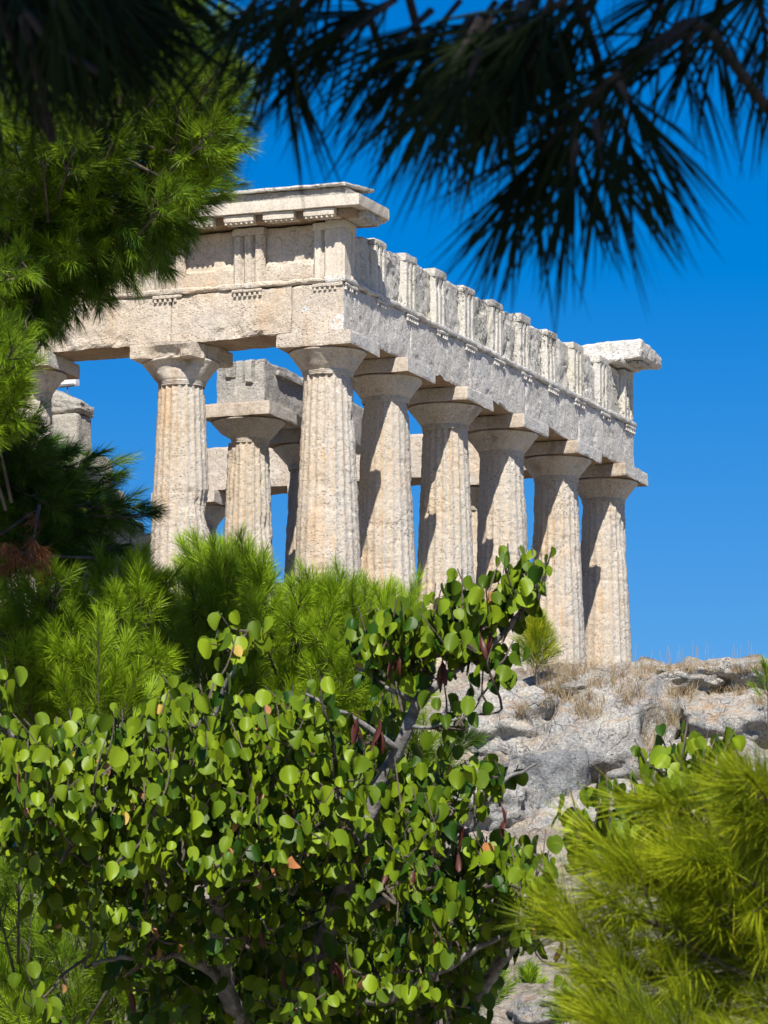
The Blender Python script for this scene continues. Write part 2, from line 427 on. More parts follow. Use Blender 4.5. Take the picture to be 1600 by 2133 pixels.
def column(x, y, seed, rn=.36, slope=.043, z0=0.0, zn=ZN, aw=.604, label=None, mat=None, broken=0, scar=1.0):
    mb = MB(); nf, per = 20, 6; na = nf * per; nz = 180
    th = np.arange(na) / na * 2 * np.pi; z = np.linspace(z0, zn + .03, nz)
    TH, ZZ = np.meshgrid(th, z, indexing='ij')
    R = rn + (zn - ZZ) * slope
    fl = np.abs(np.sin(TH * nf / 2)) ** .8
    pos = np.stack([np.cos(TH) * .45 + x, np.sin(TH) * .45 + y, ZZ], -1)
    wear = np.clip(.85 + .7 * fbm(pos, .9, 4, seed), .35, 1)
    R = R - .036 * (1 - (1 - fl)) * 0 - (.034 * fl) * wear
    # scars and pitting
    s1 = np.clip(fbm(pos, 1.5, 5, seed + 3) - .30, 0, 1) * .055 * scar
    s2 = np.clip(fbm(pos * np.array([1, 1, 1.7]), 11, 4, seed + 8) - .25, 0, 1) * .018
    s3 = fbm(pos, 14, 3, seed + 2) * .005
    R = R - s1 - s2 + s3
    # drum joint
    for zj in (zn - 1.35 - .3 * (seed % 3), zn - 3.0):
        R = R - .022 * np.exp(-((ZZ - zj) / .016) ** 2) * np.clip(.5 + 1.5 * fbm(pos, 1.2, 3, seed + 40), 0, 1)
    V = np.stack([x + R * np.cos(TH), y + R * np.sin(TH), ZZ], -1)
    mb.add(V.reshape(-1, 3), grid_faces(na, nz, True))
    sh = mb.build("column", mat or M_col, temple, True)
    if label: sh["label"] = label
    # echinus with annulets
    top = zn + (ZA - ZN)
    prof = [(rn - .004, zn + .0), (rn + .006, zn + .012), (rn + .006, zn + .024), (rn - .006, zn + .027), (rn + .012, zn + .034), (rn + .012, zn + .046),
            (rn, zn + .049), (rn + .018, zn + .056), (rn + .018, zn + .068), (rn + .006, zn + .072), (rn + .022, zn + .09)]
    k = aw - .018 - (rn + .022)
    for t in np.linspace(.08, 1, 16):
        prof.append((rn + .022 + k * (t ** 1.02) * (1 - .05 * math.sin(math.pi * t)), zn + .09 + (top - .035 - zn - .09) * t))
    prof += [(aw - .010, top - .022), (aw - .024, top - .006), (.1, top - .004)]
    prof = np.array(prof); na = 120
    th = np.arange(na) / na * 2 * np.pi
    TH, RR = np.meshgrid(th, prof[:, 0], indexing='ij'); ZZ = np.broadcast_to(prof[:, 1], TH.shape)
    V = np.stack([x + RR * np.cos(TH), y + RR * np.sin(TH), ZZ], -1)
    dirv = np.stack([np.cos(TH), np.sin(TH), 0 * TH - .4], -1)
    n = np.clip(fbm(V, 2.2, 4, seed + 21) - .30, 0, 1) * .10 + fbm(V, 12, 3, seed + 5) * .004
    if broken:          # face towards the flank hacked away
        face = np.clip((-np.cos(TH) * .93 - np.sin(TH) * .36 - .62) * 3, 0, 1) * np.clip((ZZ - zn - .10) * 5, 0, 1)
        n = n + face * (.13 + .09 * fbm(V, 4, 4, seed + 2))
    V = V - dirv * n[..., None]
    mb = MB(); mb.add(V.reshape(-1, 3), grid_faces(na, len(prof), True))
    link("echinus", mb.mesh("echinus", M_cap, True), sh)
    mb = MB()
    def chew(Q, P):
        if broken:
            t = np.clip((-(P[:, 0] - x) * 1.0 - (P[:, 1] - y) * .25 - .40) * 4, 0, 1)
            low = np.clip((top + .20 - P[:, 2]) * 7, 0, 1)
            sel = np.clip(1 - np.abs(P[:, 1] - y + .02) / .36, 0, 1) ** .5
            Q = Q + np.outer(t * low * sel * (.20 + .12 * fbm(P, 5, 3, seed)), [1, 0, 0])
            rt = np.clip((-(P[:, 1] - y) - .38) * 5, 0, 1) * np.clip((-(P[:, 0] - x)) * 2.2, 0, 1)
            Q = Q + np.outer(rt * .22, [1.4, .5, 0])
        return Q
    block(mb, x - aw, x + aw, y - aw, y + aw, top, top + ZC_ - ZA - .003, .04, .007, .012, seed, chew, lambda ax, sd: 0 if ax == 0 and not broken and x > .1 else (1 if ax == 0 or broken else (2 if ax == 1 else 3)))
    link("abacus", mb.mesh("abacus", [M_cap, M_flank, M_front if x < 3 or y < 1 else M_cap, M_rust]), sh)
    return sh
fl = ["corner column, the widest, whole in sunlight", "column just behind the corner column along the shaded row", "third column of the long row from the corner",
      "fourth column of the long row from the corner", "fifth column of the row, pale and grey on its right side", "last column of the row, standing free against the sky"]
for i, x in enumerate(AX):
    column(x, 0, 10 + i, .372 if i == 0 else .358, .045 if i == 0 else .042, label=fl[i])
column(0, AY[1], 31, .357, .044, label="column with a broken capital left of the corner column", broken=1, scar=1.5)
column(0, AY[2], 32, .357, .044, label="column half hidden by pine boughs at the left")
column(0, AY[3], 33, .357, .044)
column(5.04, 3.38, 41, .333, .040, label="inner porch column under a lone architrave block", scar=1.4)
column(7.64, 3.38, 42, .333, .040, label="inner porch column in shadow behind the corner column")
for k, y in enumerate(AY[1:4]):
    column(L, y, 50 + k, .357, .042)

# stepped platform
for k in range(3):
    mb = MB(); e = .62 + .38 * k
    block(mb, -e, L + e, -e, 13 + e, -.34 * (k + 1), -.34 * k - (.004 if k else 0.0), .35, .012, .03, 60 + k)
    mb.build("platform_step", M_wall, temple)

# architrave: one block per bay
def notch(P, Q, axis_c, lo, hi, depth, side):
    return Q
def arch_block(x0, x1, y0, y1, seed, mat, fn=None, z1=ZT - .095, z0=ZC_):
    mb = MB()
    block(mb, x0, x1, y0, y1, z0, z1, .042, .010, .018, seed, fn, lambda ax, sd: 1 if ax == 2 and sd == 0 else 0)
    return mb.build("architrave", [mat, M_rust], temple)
def front_fn(Q, P):
    e = np.clip(fbm(P, 6, 5, 77) - .10, 0, 1) * .018 * (P[:, 1] < -A_ + .05)
    Q[:, 1] += e
    for xc in AX[1:5]:       # broken lower arrises beside the abaci
        t = np.exp(-((P[:, 0] - xc - .95) / .45) ** 2) * np.clip((ZC_ + .20 - P[:, 2]) * 5, 0, 1) * (P[:, 1] < 0)
        Q[:, 2] += t * .06 * (1 + fbm(P, 6, 3, 5))
    return Q
def flank_fn(Q, P):
    e = np.clip(fbm(P, 5, 5, 70) - .12, 0, 1) * .018 * (P[:, 0] < -A_ + .05)
    Q[:, 0] += e
    for yc, wd, dp in ((1.30, .50, .03), (3.75, .75, .03), (6.4, .7, .03)):
        t = np.clip(1.35 - np.abs((P[:, 1] - yc) / wd) ** 3, 0, 1)
        m = np.clip((ZC_ + .30 - P[:, 2]) / .30, 0, 1)
        k = t * m * (.7 + 1.0 * fbm(P, 6, 4, 23))
        Q[:, 2] += k * dp * (P[:, 0] < -A_ + .22)
        Q[:, 0] += k * .05 * (P[:, 0] < -A_ + .1)
    return Q
g = .004
xs_ = [-A_] + AX[1:5] + [L + A_]
for i in range(5):
    arch_block(xs_[i] + g, xs_[i + 1] - g, -A_, A_, 100 + i, M_front, front_fn)
ys_ = [A_] + AY[1:5]
for i in range(4):
    arch_block(-A_, A_, ys_[i] + g, ys_[i + 1] - g, 110 + i, M_flank, flank_fn)
for i in range(3):
    arch_block(L - A_, L + A_, ys_[i] + g, ys_[i + 1] - g, 120 + i, M_flank)
# corner block's flank face keeps the warm colour of the flank
mb = MB(); block(mb, -A_ - .006, -A_ + .05, -A_ + .012, A_ - .004, ZC_ + .004, ZT - .097, .042, .009, .012, 118, lambda Q, P: Q)
mb.build("architrave", M_flank, temple)

# taenia with regulae and guttae
TW, SPX, SPY = .513, (L + 2 * A_ - .513) / 10, 1.3077
trix = [-A_ + i * SPX for i in range(11)]
triy = [-A_ + i * SPY for i in range(7)]
mb = MB(); block(mb, -A_ - .045, L + A_ + .045, -A_ - .045, -A_ + .3, ZT - .093, ZT, .04, .014, .03, 130)
ta = mb.build("taenia", M_front, temple)
mb = MB(); block(mb, -A_ - .046, -A_ + .3, -A_ + .31, AY[4], ZT - .093, ZT - .001, .04, .014, .03, 131)
tb = mb.build("taenia", M_flank, temple)
def regula(a, flank, parent, mat, seed):
    mb = MB(); r = random.Random(seed)
    w0, w1 = a + .01, a + TW - .01
    zb = ZT - .093
    if flank: block(mb, -A_ - .04, -A_ + .02, w0, w1, zb - .058, zb - .003, .04, .007, .014, seed)
    else: block(mb, w0, w1, -A_ - .04, -A_ + .02, zb - .058, zb - .003, .04, .007, .014, seed)
    for k in range(6):
        if r.random() < .14: continue
        c = w0 + (k + .5) * (w1 - w0) / 6
        p = (-A_ - .012, c) if flank else (c, -A_ - .012)
        tube(mb, [(p[0], p[1], zb - .061), (p[0], p[1], zb - .061 - .05)], [.020, .027], 8)
        q = [(p[0] + .027 * math.cos(t), p[1] + .027 * math.sin(t), zb - .111) for t in np.arange(8) / 8 * 2 * math.pi]
        mb.add(q, [[0, 7, 6, 5], [0, 5, 4, 3], [0, 3, 2, 1]])
    link("regula", mb.mesh("regula", mat), parent)
for i, a in enumerate(trix): regula(a, False, ta, M_front, 140 + i)
for i, a in enumerate(triy): regula(a, True, tb, M_flank, 160 + i)

# frieze
def triglyph(a, flank, mat, seed, dep=.30):
    """bar profile with two full and two half grooves, extruded, capped by a plain band"""
    gd = .065; u = TW / 12
    prof = [(0, gd), (u, 0), (3 * u, 0), (4 * u, -gd * -1), (5 * u, 0), (7 * u, 0), (8 * u, gd), (9 * u, 0), (11 * u, 0), (12 * u, gd)]
    prof = [(p[0], p[1]) for p in prof]
    pts = np.array(prof + [(12 * u, dep), (0, dep)])
    zt = ZF - .115
    zs = np.linspace(ZT + .002, zt, 22)
    dense = []
    for i in range(len(pts)):
        p, q = pts[i], pts[(i + 1) % len(pts)]
        m = max(1, int(np.linalg.norm(q - p) / .035))
        for t in range(m): dense.append(p + (q - p) * t / m)
    pts = np.array(dense)
    P = np.array([[[p[0], p[1], z] for z in zs] for p in pts])
    wn_ = fbm(P + seed * 2.1, 8, 4, seed) * .004 + np.clip(fbm(P + seed, 3, 4, seed + 4) - .32, 0, 1) * .03
    P[..., 1] += wn_
    def place(P):
        Q = np.empty_like(P)
        if flank:
            Q[..., 0] = -A_ + P[..., 1]; Q[..., 1] = a + P[..., 0]
        else:
            Q[..., 0] = a + P[..., 0]; Q[..., 1] = -A_ + P[..., 1]
        Q[..., 2] = P[..., 2]; return Q
    mb = MB(); F = grid_faces(len(pts), len(zs), True)
    mb.add(place(P).reshape(-1, 3), F[:, ::-1] if flank else F)
    rag = .05 * (not flank)
    if flank: block(mb, -A_ - .012, -A_ + dep, a - .004, a + TW + .004, zt, ZF, .05, .008, .014, seed)
    else: block(mb, a - .002, a + TW + .002, -A_ - .004, -A_ + dep, zt, ZF + .012 * (seed % 3), .04, .008, .014, seed)
    return mb.build("triglyph", mat, temple)
for i, a in enumerate(trix): triglyph(a, False, M_frieze if i else M_new, 200 + i)
for i, a in enumerate(triy): triglyph(a, True, M_new if i < 1 else M_flank, 220 + i)
for i in range(10):
    x0, x1 = trix[i] + TW - .005, trix[i + 1] + .005
    mb = MB()
    def fn(Q, P, i=i):
        top = np.clip((P[:, 2] - (ZF - .35)) / .3, 0, 1)
        Q[:, 2] -= top * (.0 + np.abs(fbm(P, 2.4, 4, 300 + i)) * .07)
        Q[:, 1] += (P[:, 1] < -A_ + .2) * np.clip(fbm(P, 5, 4, 310 + i), 0, 1) * .05
        return Q
    block(mb, x0, x1, -A_ + .08, A_ - .1, ZT + .002, ZF - .02, .045, .014, .03, 240 + i, fn)
    mb.build("metope", M_frieze, temple)
for i in range(6):
    y0, y1 = triy[i] + TW - .005, triy[i + 1] + .005
    mb = MB()
    def fn(Q, P, i=i):
        low = np.clip((ZT + .30 - P[:, 2] + .06 * fbm(P, 5, 3, 60 + i)) * 14, 0, 1)
        Q[:, 0] -= (P[:, 0] < -A_ + .2) * low * .045
        return Q
    block(mb, -A_ + .11, A_ - .1, y0, y1, ZT + .002, ZF - .004, .045, .009, .02, 260 + i, fn)
    mb.build("metope", M_flank, temple)
# inner backing course of the frieze
mb = MB(); block(mb, A_ - .098, A_ + .02, A_ + .02, AY[4], ZT + .003, ZF - .01, .08, .012, .03, 280); mb.build("frieze_backing", M_wall, temple)
mb = MB(); block(mb, -A_ + .31, L + .3, A_ - .098, A_ + .012, ZT + .003, ZF - .1, .07, .02, .05, 281); mb.build("frieze_backing", M_wall, temple)

# cornice on the flank and at both corners
def cornice(prof_fn, name, mat): pass
O = .40
GB = 7.055
def geison_flank(y0, y1, x_in, seed, mat):
    """cross-section swept along the flank: drip edge, fascia, top moulding"""
    sec = np.array([(x_in, ZF + .03), (-A_ - .05, ZF + .03), (-A_ - .05, ZF + .075), (-A_ - O + .05, GB + .03), (-A_ - O + .05, GB), (-A_ - O, GB), (-A_ - O, GB + .175),
                    (-A_ - O + .10, GB + .20), (-A_ - O + .10, GB + .27), (x_in, GB + .42)])
    return sec
# main corner geison: built from blocks so its mitred corner reads from any side
def geison_corner():
    x0, y0 = -A_ - O, -A_ - O
    xe = .50
    mb = MB()
    # fascia slab along the flank and short return along the front
    block(mb, x0, .40, y0, 3.30, GB, GB + .175, .06, .003, .007, 401)
    block(mb, .403, xe, y0 + .004, .75, GB - .05, GB + .17, .045, .016, .03, 402)
    block(mb, x0 + .16, .36, y0 + .16, 3.28, ZF + .03, GB - .003, .08, .004, .008, 403, None, 1)
    o = mb.build("cornice", [M_new, M_rust], temple)
    mb = MB()
    block(mb, x0 + .06, .30, y0 + .22, 3.30, GB + .178, GB + .30, .06, .008, .012, 404)
    link("cornice_cap", mb.mesh("cornice_cap", M_wall), o)
    mb = MB()
    def tilt(Q, P):
        Q[:, 2] += (P[:, 0] - x0) * .10; return Q
    block(mb, x0 - .035, .36, y0 + .20, 3.30, GB + .303, GB + .36, .05, .008, .015, 405, tilt)
    link("roof_slab", mb.mesh("roof_slab", M_frieze), o)
    # older grey left-hand part of the cornice
    mb = MB()
    block(mb, x0 + .02, .3, 3.31, AY[4], GB - .06, GB + .19, .05, .016, .05, 407)
    block(mb, x0 + .06, .28, 3.32, AY[4], GB + .19, GB + .34, .06, .02, .05, 408)
    block(mb, x0 + .14, .3, 3.31, AY[4], ZF + .03, GB - .065, .08, .01, .02, 409)
    mb.build("cornice", M_flank, temple)
    # mutules with guttae
    k = 0
    for y in np.arange(-A_ + .02, 5.0, SPY / 2):
        k += 1
        mb = MB(); w = .50
        yy = y
        zb = GB - .115
        block(mb, x0 + .045, -A_ - .012, yy, yy + w, zb, GB - .004, .06, .004, .008, 420 + k)
        for r_ in range(2):
            for c in range(6):
                p = (x0 + .08 + r_ * .12, yy + .04 + c * (w - .08) / 5)
                tube(mb, [(p[0], p[1], zb + .001), (p[0], p[1], zb - .03)], [.021, .021], 8)
                q = [(p[0] + .021 * math.cos(t), p[1] + .021 * math.sin(t), zb - .03) for t in np.arange(8) / 8 * 2 * math.pi]
                mb.add(q, [[0, 7, 6, 5], [0, 5, 4, 3], [0, 3, 2, 1]])
        link("mutule", mb.mesh("mutule", M_new if y < 3 else M_flank), o)
    for x in (-.40,):
        mb = MB(); zb = GB - .115
        block(mb, x, x + .62, y0 + .05, -A_ - .012, zb, GB - .004, .05, .004, .008, 450)
        for c in range(6):
            p = (x + .05 + c * .104, y0 + .09)
            tube(mb, [(p[0], p[1], zb + .001), (p[0], p[1], zb - .035)], [.023, .023], 8)
        link("mutule", mb.mesh("mutule", M_frieze), o)
geison_corner()
# far corner geison, a single weathered block
mb = MB()
def far_fn(Q, P):
    t = np.clip((P[:, 2] - 7.10) * 3, 0, 1)
    Q[:, 2] -= t * np.clip(P[:, 0] - 12.7, 0, 1) * .22
    Q[:, 2] -= t * np.clip(P[:, 1] + .1, 0, 2) * .10 * (1 + .8 * fbm(P, 3, 4, 41))
    return Q
block(mb, 12.28, L + A_ + O, -A_ - O, 1.35, 7.03, 7.36, .045, .016, .04, 460, far_fn)
block(mb, 12.05, L + A_ + .12, -A_ - .10, 1.2, ZF + .03, 7.028, .05, .014, .03, 461)
o = mb.build("cornice", M_front, temple)
mb = MB(); block(mb, 12.45, L + .30, -A_ - O + .06, -A_ - .11, 6.96, 7.027, .05, .006, .012, 462)
link("mutule", mb.mesh("mutule", M_frieze), o)

# inner porch architrave: one block left with rope grooves on its end
mb = MB()
def end_fn(Q, P):
    on = P[:, 0] < 4.80
    y = P[:, 1] - 3.38; z = P[:, 2]
    for yc, zl in ((.20, 5.66), (-.15, 5.57)):
        d = np.abs(y - yc)
        rim = np.exp(-((d - .075) / .03) ** 2) * (z > zl - .02)
        low = np.exp(-((z - zl) / .035) ** 2) * (d < .085)
        Q[:, 0] += on * (.07 * (np.maximum(rim, 0) > .35) * (d > .06) - .05 * ((d < .07) & (z > zl)))
    return Q
block(mb, 4.70, 7.6, 2.97, 3.80, 5.213, 5.93, .026, .012, .03, 470, end_fn)
pb = mb.build("architrave", M_wall, temple); pb["label"] = "lone inner architrave block with two rope grooves in its end"
mb = MB(); block(mb, 7.61, 9.8, 2.98, 3.79, 5.213, 5.90, .06, .012, .03, 471); mb.build("architrave", M_wall, temple)
mb = MB(); block(mb, 5.15, 7.2, 2.90, 2.965, 5.74, 5.83, .05, .006, .012, 472); mb.build("taenia", M_wall, temple)
# stepped ruined inner wall
steps = [(5.72, 12.5, 0, 4.95), (5.25, 5.715, 0, 4.95), (4.87, 5.245, 0, 4.26), (4.64, 4.865, 0, 3.71), (4.33, 4.635, 0, 3.2), (3.9, 4.325, 0, 2.95), (2.98, 3.895, 0, 2.6)]
for k, (y0, y1, z0, z1) in enumerate(steps):
    mb = MB(); zz = np.arange(z0, z1 - .2, .62).tolist() + [z1]
    for j in range(len(zz) - 1):
        jx = .01 * ((j * 7 + k * 3) % 4)
        block(mb, 3.05 + jx, 3.65, y0 + .26, y1 + .26, zz[j] + .004, zz[j + 1], .06, .013, .025, 480 + k * 10 + j)
    mb.build("cella_wall", M_wall, temple)
mb = MB()
def slope_fn(Q, P):
    t = np.clip((P[:, 2] - 5.0) * 2.2, 0, 1)
    Q[:, 2] -= t * np.clip(5.92 - P[:, 1], 0, 1) * .62
    return Q
block(mb, 3.07, 3.66, 5.47, 6.9, 4.955, 5.37, .04, .02, .04, 560, slope_fn)
mb.build("cella_wall", M_wall, temple)
mb = MB(); block(mb, 9.0, 9.7, 3.0, 12.5, 0, 3.0, .12, .02, .04, 570); mb.build("cella_wall", M_wall, temple)

# small lamp on a pole behind the colonnade
lp = np.array([3.42, 5.84, 5.22])
lamp = empty("floodlight", tuple(lp), "small white box floodlight on a thin pole above the ruined inner wall", "floodlight")
mb = MB(); tube(mb, [lp + np.array([0, 0, -.02]), lp + np.array([0, 0, .24])], .012, 8)
tube(mb, [lp + np.array([0, .14, .225]), lp + np.array([0, -.12, .235])], .010, 6); mb.build("pole", M_steel, lamp)
mb = MB(); block(mb, lp[0] - .07, lp[0] + .10, lp[1] - .17, lp[1] + .17, lp[2] + .245, lp[2] + .345, .05, 0, .008, 1)
block(mb, lp[0] - .078, lp[0] - .071, lp[1] - .15, lp[1] + .15, lp[2] + .26, lp[2] + .33, .05, 0, 0, 1)
mb.build("lamp_housing", M_white, lamp)

# ------------------------------------------------------------------ rocks of the outcrop
ROCKS = []
def boulder(px, py, d, rx, rz, rd, seed, label, mat=None, rot=0.0, rough=.30, sub=5, flat=.0, cat="boulder", name="boulder"):
    bm = bmesh.new(); bmesh.ops.create_icosphere(bm, subdivisions=sub, radius=1.0)
    V = np.array([v.co[:] for v in bm.verts]); F = np.array([[v.index for v in f.verts] for f in bm.faces]); bm.free()
    q = V + seed * 5.3
    disp = 1 + fbm(q, 1.1, 3, seed) * rough + np.abs(fbm(q, 2.4, 4, seed + 3)) * rough * -.45 + fbm(q, 7, 4, seed + 5) * .035
    if flat:                                    # facet it into a blockier rock
        dd = np.max(np.abs(V), axis=1); disp = disp * (1 - flat + flat / dd * .78)
    c, s = math.cos(rot), math.sin(rot)
    X = V[:, 0] * disp * rx; Zz = V[:, 2] * disp * rz
    X, Zz = c * X - s * Zz, s * X + c * Zz
    m = d / FPX
    P = X[:, None] * m * RT + (V[:, 1] * disp * rd)[:, None] * UH + (Zz * m)[:, None] * np.array([0, 0, 1.0])
    ctr = at(px, py, d)
    mb = MB(); mb.add(P, F)
    o = mb.build(name, mat or M_rock, None, True)
    o.location = ctr
    tag(o, label, cat, "rocks of the outcrop below the temple")
    ROCKS.append((P + ctr, F))
    return o
boulder(1262, 1615, 82.4, 178, 190, 1.6, 1, "big pale rounded boulder in the middle of the outcrop, lichen on its top", rot=-.15)
boulder(1045, 1540, 82.8, 165, 115, 1.3, 2, "low pale boulder left of the big one, partly behind leafy twigs")
boulder(1142, 1668, 81.0, 112, 118, .9, 3, "dark blue-grey blocky boulder below the big pale one", M_rockd, .12, .2, flat=.7)
boulder(990, 1710, 80.4, 130, 95, 1.0, 4, "pale boulder left of the dark grey block")
boulder(1525, 1525, 82.8, 135, 92, 1.4, 5, "pitted boulder at the right side under the skyline")
boulder(1380, 1482, 83.6, 62, 52, .5, 6, "small rounded boulder between the big boulder and the pitted one", sub=4)
boulder(1190, 1455, 84.0, 130, 50, .9, 7, "orange-stained flat rock just below the last column")
boulder(1395, 1428, 84.9, 120, 42, .9, 8, "flat rock on the skyline right of the last column")
boulder(1545, 1424, 85.1, 110, 44, .9, 9, "second flat rock on the skyline, nearest the right edge")
boulder(1480, 1640, 80.9, 200, 110, 1.2, 10, "grey boulder half hidden by the right-hand bushes")
boulder(1300, 1740, 80.2, 200, 120, 1.1, 12, "pale rock showing between twigs below the big boulder")
boulder(1240, 1810, 76.0, 70, 40, .6, 13, "white stone among the twigs at the lower right", sub=4)
boulder(1122, 2012, 46.5, 34, 28, .11, 14, "small pale stone lying on the bare rock at the bottom", sub=4, cat="stone", name="stone", rough=.25)
boulder(1160, 2120, 38.5, 110, 60, .6, 15, "bare flat rock at the bottom edge between the bushes", rough=.2)

# ------------------------------------------------------------------ pines
def shoots(mb, tw, B, D, Ln, nl=.085, npn=120, wd=.0024, var=None, droop=.12, a0=56, a1=16, t0=.30, matid=0, seed=0, twr=.003):
    """needle shoots: B bases, D unit directions, Ln lengths"""
    r = np.random.default_rng(seed + 1000)
    B = np.asarray(B, float); D = np.asarray(D, float); n = len(B)
    Ln = np.broadcast_to(Ln, n)
    ref = np.where(np.abs(D[:, 2:3]) < .9, np.array([[0, 0, 1.0]]), np.array([[1.0, 0, 0]]))
    X = np.cross(D, ref); X /= np.linalg.norm(X, axis=1)[:, None]; Y = np.cross(D, X)
    t = t0 + (1 - t0) * r.random((n, npn)) ** .75
    ph = r.random((n, npn)) * 2 * np.pi
    ang = np.radians(a0 + (a1 - a0) * t + r.normal(0, 9, (n, npn)))
    bend = np.array([0, 0, .10])
    base = B[:, None] + D[:, None] * (t * Ln[:, None])[..., None] + bend * ((t * t) * Ln[:, None])[..., None]
    rad = np.cos(ph)[..., None] * X[:, None] + np.sin(ph)[..., None] * Y[:, None]
    dirn = D[:, None] * np.cos(ang)[..., None] + rad * np.sin(ang)[..., None]
    dirn[..., 2] -= droop * r.random((n, npn)); dirn /= np.linalg.norm(dirn, axis=-1)[..., None]
    ln = nl * (.72 + .45 * r.random((n, npn)))
    side = np.cross(dirn, r.normal(size=(n, npn, 3))); side /= np.linalg.norm(side, axis=-1)[..., None] + 1e-9
    w = wd * .5
    mid = base + dirn * (ln * .55)[..., None]
    tip = base + dirn * ln[..., None]; tip[..., 2] -= droop * .25 * ln
    V = np.stack([base - side * w * .8, base + side * w * .8, mid + side * w, mid - side * w, tip], 2).reshape(-1, 3)
    k = np.arange(n * npn) * 5
    var = r.random(n) if var is None else np.asarray(var)
    vv = np.clip(np.repeat(var, npn) + r.normal(0, .12, n * npn), 0, 1)
    mb.add(V, np.stack([k, k + 1, k + 2, k + 3], -1), matid, np.repeat(vv, 5))
    nn = mb.n - len(V)
    mb.f3.append(np.stack([k + 3, k + 2, k + 4], -1) + nn); mb.m3.append(np.full(len(k), matid))
    if tw is not None:
        for i in range(n):
            e = B[i] + D[i] * Ln[i] + bend * Ln[i]
            tube(tw, [B[i], B[i] + D[i] * Ln[i] * .5 + bend * Ln[i] * .25, e], [twr * 1.5, twr * 1.1, twr * .6], 4)

def in_poly(x, y, poly):
    poly = np.asarray(poly, float); inside = np.zeros(len(x), bool); j = len(poly) - 1
    for i in range(len(poly)):
        xi, yi = poly[i]; xj, yj = poly[j]
        c = ((yi > y) != (yj > y)) & (x < (xj - xi) * (y - yi) / (yj - yi + 1e-12) + xi)
        inside ^= c; j = i
    return inside
def sample(poly, n, mind, r):
    poly = np.asarray(poly, float); lo, hi = poly.min(0), poly.max(0); pts = []
    for k in range(60):
        q = lo + (hi - lo) * r.random((n * 4, 2)); q = q[in_poly(q[:, 0], q[:, 1], poly)]
        for p in q:
            if all((p[0] - a) ** 2 + (p[1] - b) ** 2 > mind * mind for a, b in pts): pts.append(tuple(p))
            if len(pts) >= n: return np.array(pts)
    return np.array(pts)
def norm(v): return v / (np.linalg.norm(v, axis=-1, keepdims=True) + 1e-9)

def pine(name, label, base_uw, top, regions, mat, bark=None, group="pine trees on the slope", trunk_r=.11, seed=0, parts=None):
    """regions: dicts poly, d (depth), thick, n sprays, per shoots, dir bias; the crown fills them in depth"""
    r = np.random.default_rng(seed)
    bu, bw = base_uw
    b = uw(bu, bw, 0); b[2] = gz(b) - .1
    root = empty(name, tuple(b), label, "tree", group)
    top = np.asarray(top)
    tr = curve([b, b * .55 + top * .45 + r.normal(0, .08, 3), top], 10)
    mb = MB(); tube(mb, tr, np.linspace(trunk_r, .02, len(tr)), 10); mb.build("trunk", bark or M_bark, root, True)
    ne, tw, br = MB(), MB(), MB()
    nbr = 0
    for R in regions:
        poly = R["poly"]; n = R["n"]; d0 = R["d"]; th = R.get("thick", 1.0)
        c2 = sample(poly, n, R.get("mind", 20), r); n = len(c2)
        cen = np.asarray(poly, float).mean(0)
        dd = d0 + th * (r.random(n) - .5) * 2 + R.get("tilt", 0) * (c2[:, 1] - cen[1]) / 100
        C = at(c2[:, 0], c2[:, 1], dd)
        axis = at(R.get("cx", cen[0]), R.get("cy", cen[1] + 120), d0 + th * .6)
        out = norm(C - axis) + np.asarray(R.get("bias", (0, 0, .35)))
        out = norm(out + r.normal(0, .22, out.shape))
        S = R.get("size", 1.0); per = R.get("per", 9) - 1
        B_, D_, L_, v_ = [], [], [], []
        for i in range(n):
            sl_ = S * (.26 + .14 * r.random())
            st = C[i] - out[i] * sl_ * .8
            ax = out[i]
            e1 = norm(np.cross(ax, r.normal(size=3))); e2 = np.cross(ax, e1)
            pv = np.clip(R.get("var", .55) + r.normal(0, .2), 0, 1)
            tube(tw, [st - ax * .25 * S, st, st + ax * sl_ * .55, C[i]], [.008 * S, .006 * S, .004 * S, .003 * S], 5)
            for k in range(per):
                t = (k + .5) / per; a = k * 2.4 + r.random()
                B_.append(st + ax * sl_ * t * .9)
                f = .75 - .45 * t
                D_.append(ax * (1 - f * .4) + (math.cos(a) * e1 + math.sin(a) * e2) * f * 1.1 + np.array([0, 0, R.get("lift", .18)]))
                L_.append(S * (.09 + .07 * r.random())); v_.append(np.clip(pv + r.normal(0, .1), 0, 1))
            B_.append(C[i] - ax * .05 * S); D_.append(ax + np.array([0, 0, .15])); L_.append(S * .14); v_.append(pv)
            if i % R.get("bmod", 5) == 0:
                j = int((.6 + .38 * r.random()) * (len(tr) - 1))
                a0 = tr[j]; m_ = (a0 + st) / 2 + np.array([0, 0, -.12]) + r.normal(0, .06, 3)
                tube(br, curve([a0, m_, st - ax * .2 * S], 6), np.linspace(.014, .005, 12)[:len(curve([a0, m_, st], 6))], 5)
        B_ = np.array(B_); D_ = norm(np.array(D_)); L_ = np.array(L_); v_ = np.array(v_)
        shoots(ne, tw, B_, D_, L_, R.get("nl", .098), R.get("npn", 84), R.get("wd", .0021), v_, R.get("droop", .15), matid=R.get("mat", 0), seed=seed + nbr * 7)
        nbr += 1
    cr = ne.build("crown", mat if isinstance(mat, list) else [mat], root)
    tag(link("twigs", tw.mesh("twigs", M_twig), cr), kind="stuff")
    if br.v: br.build("branch", M_bark, root, True)
    return root

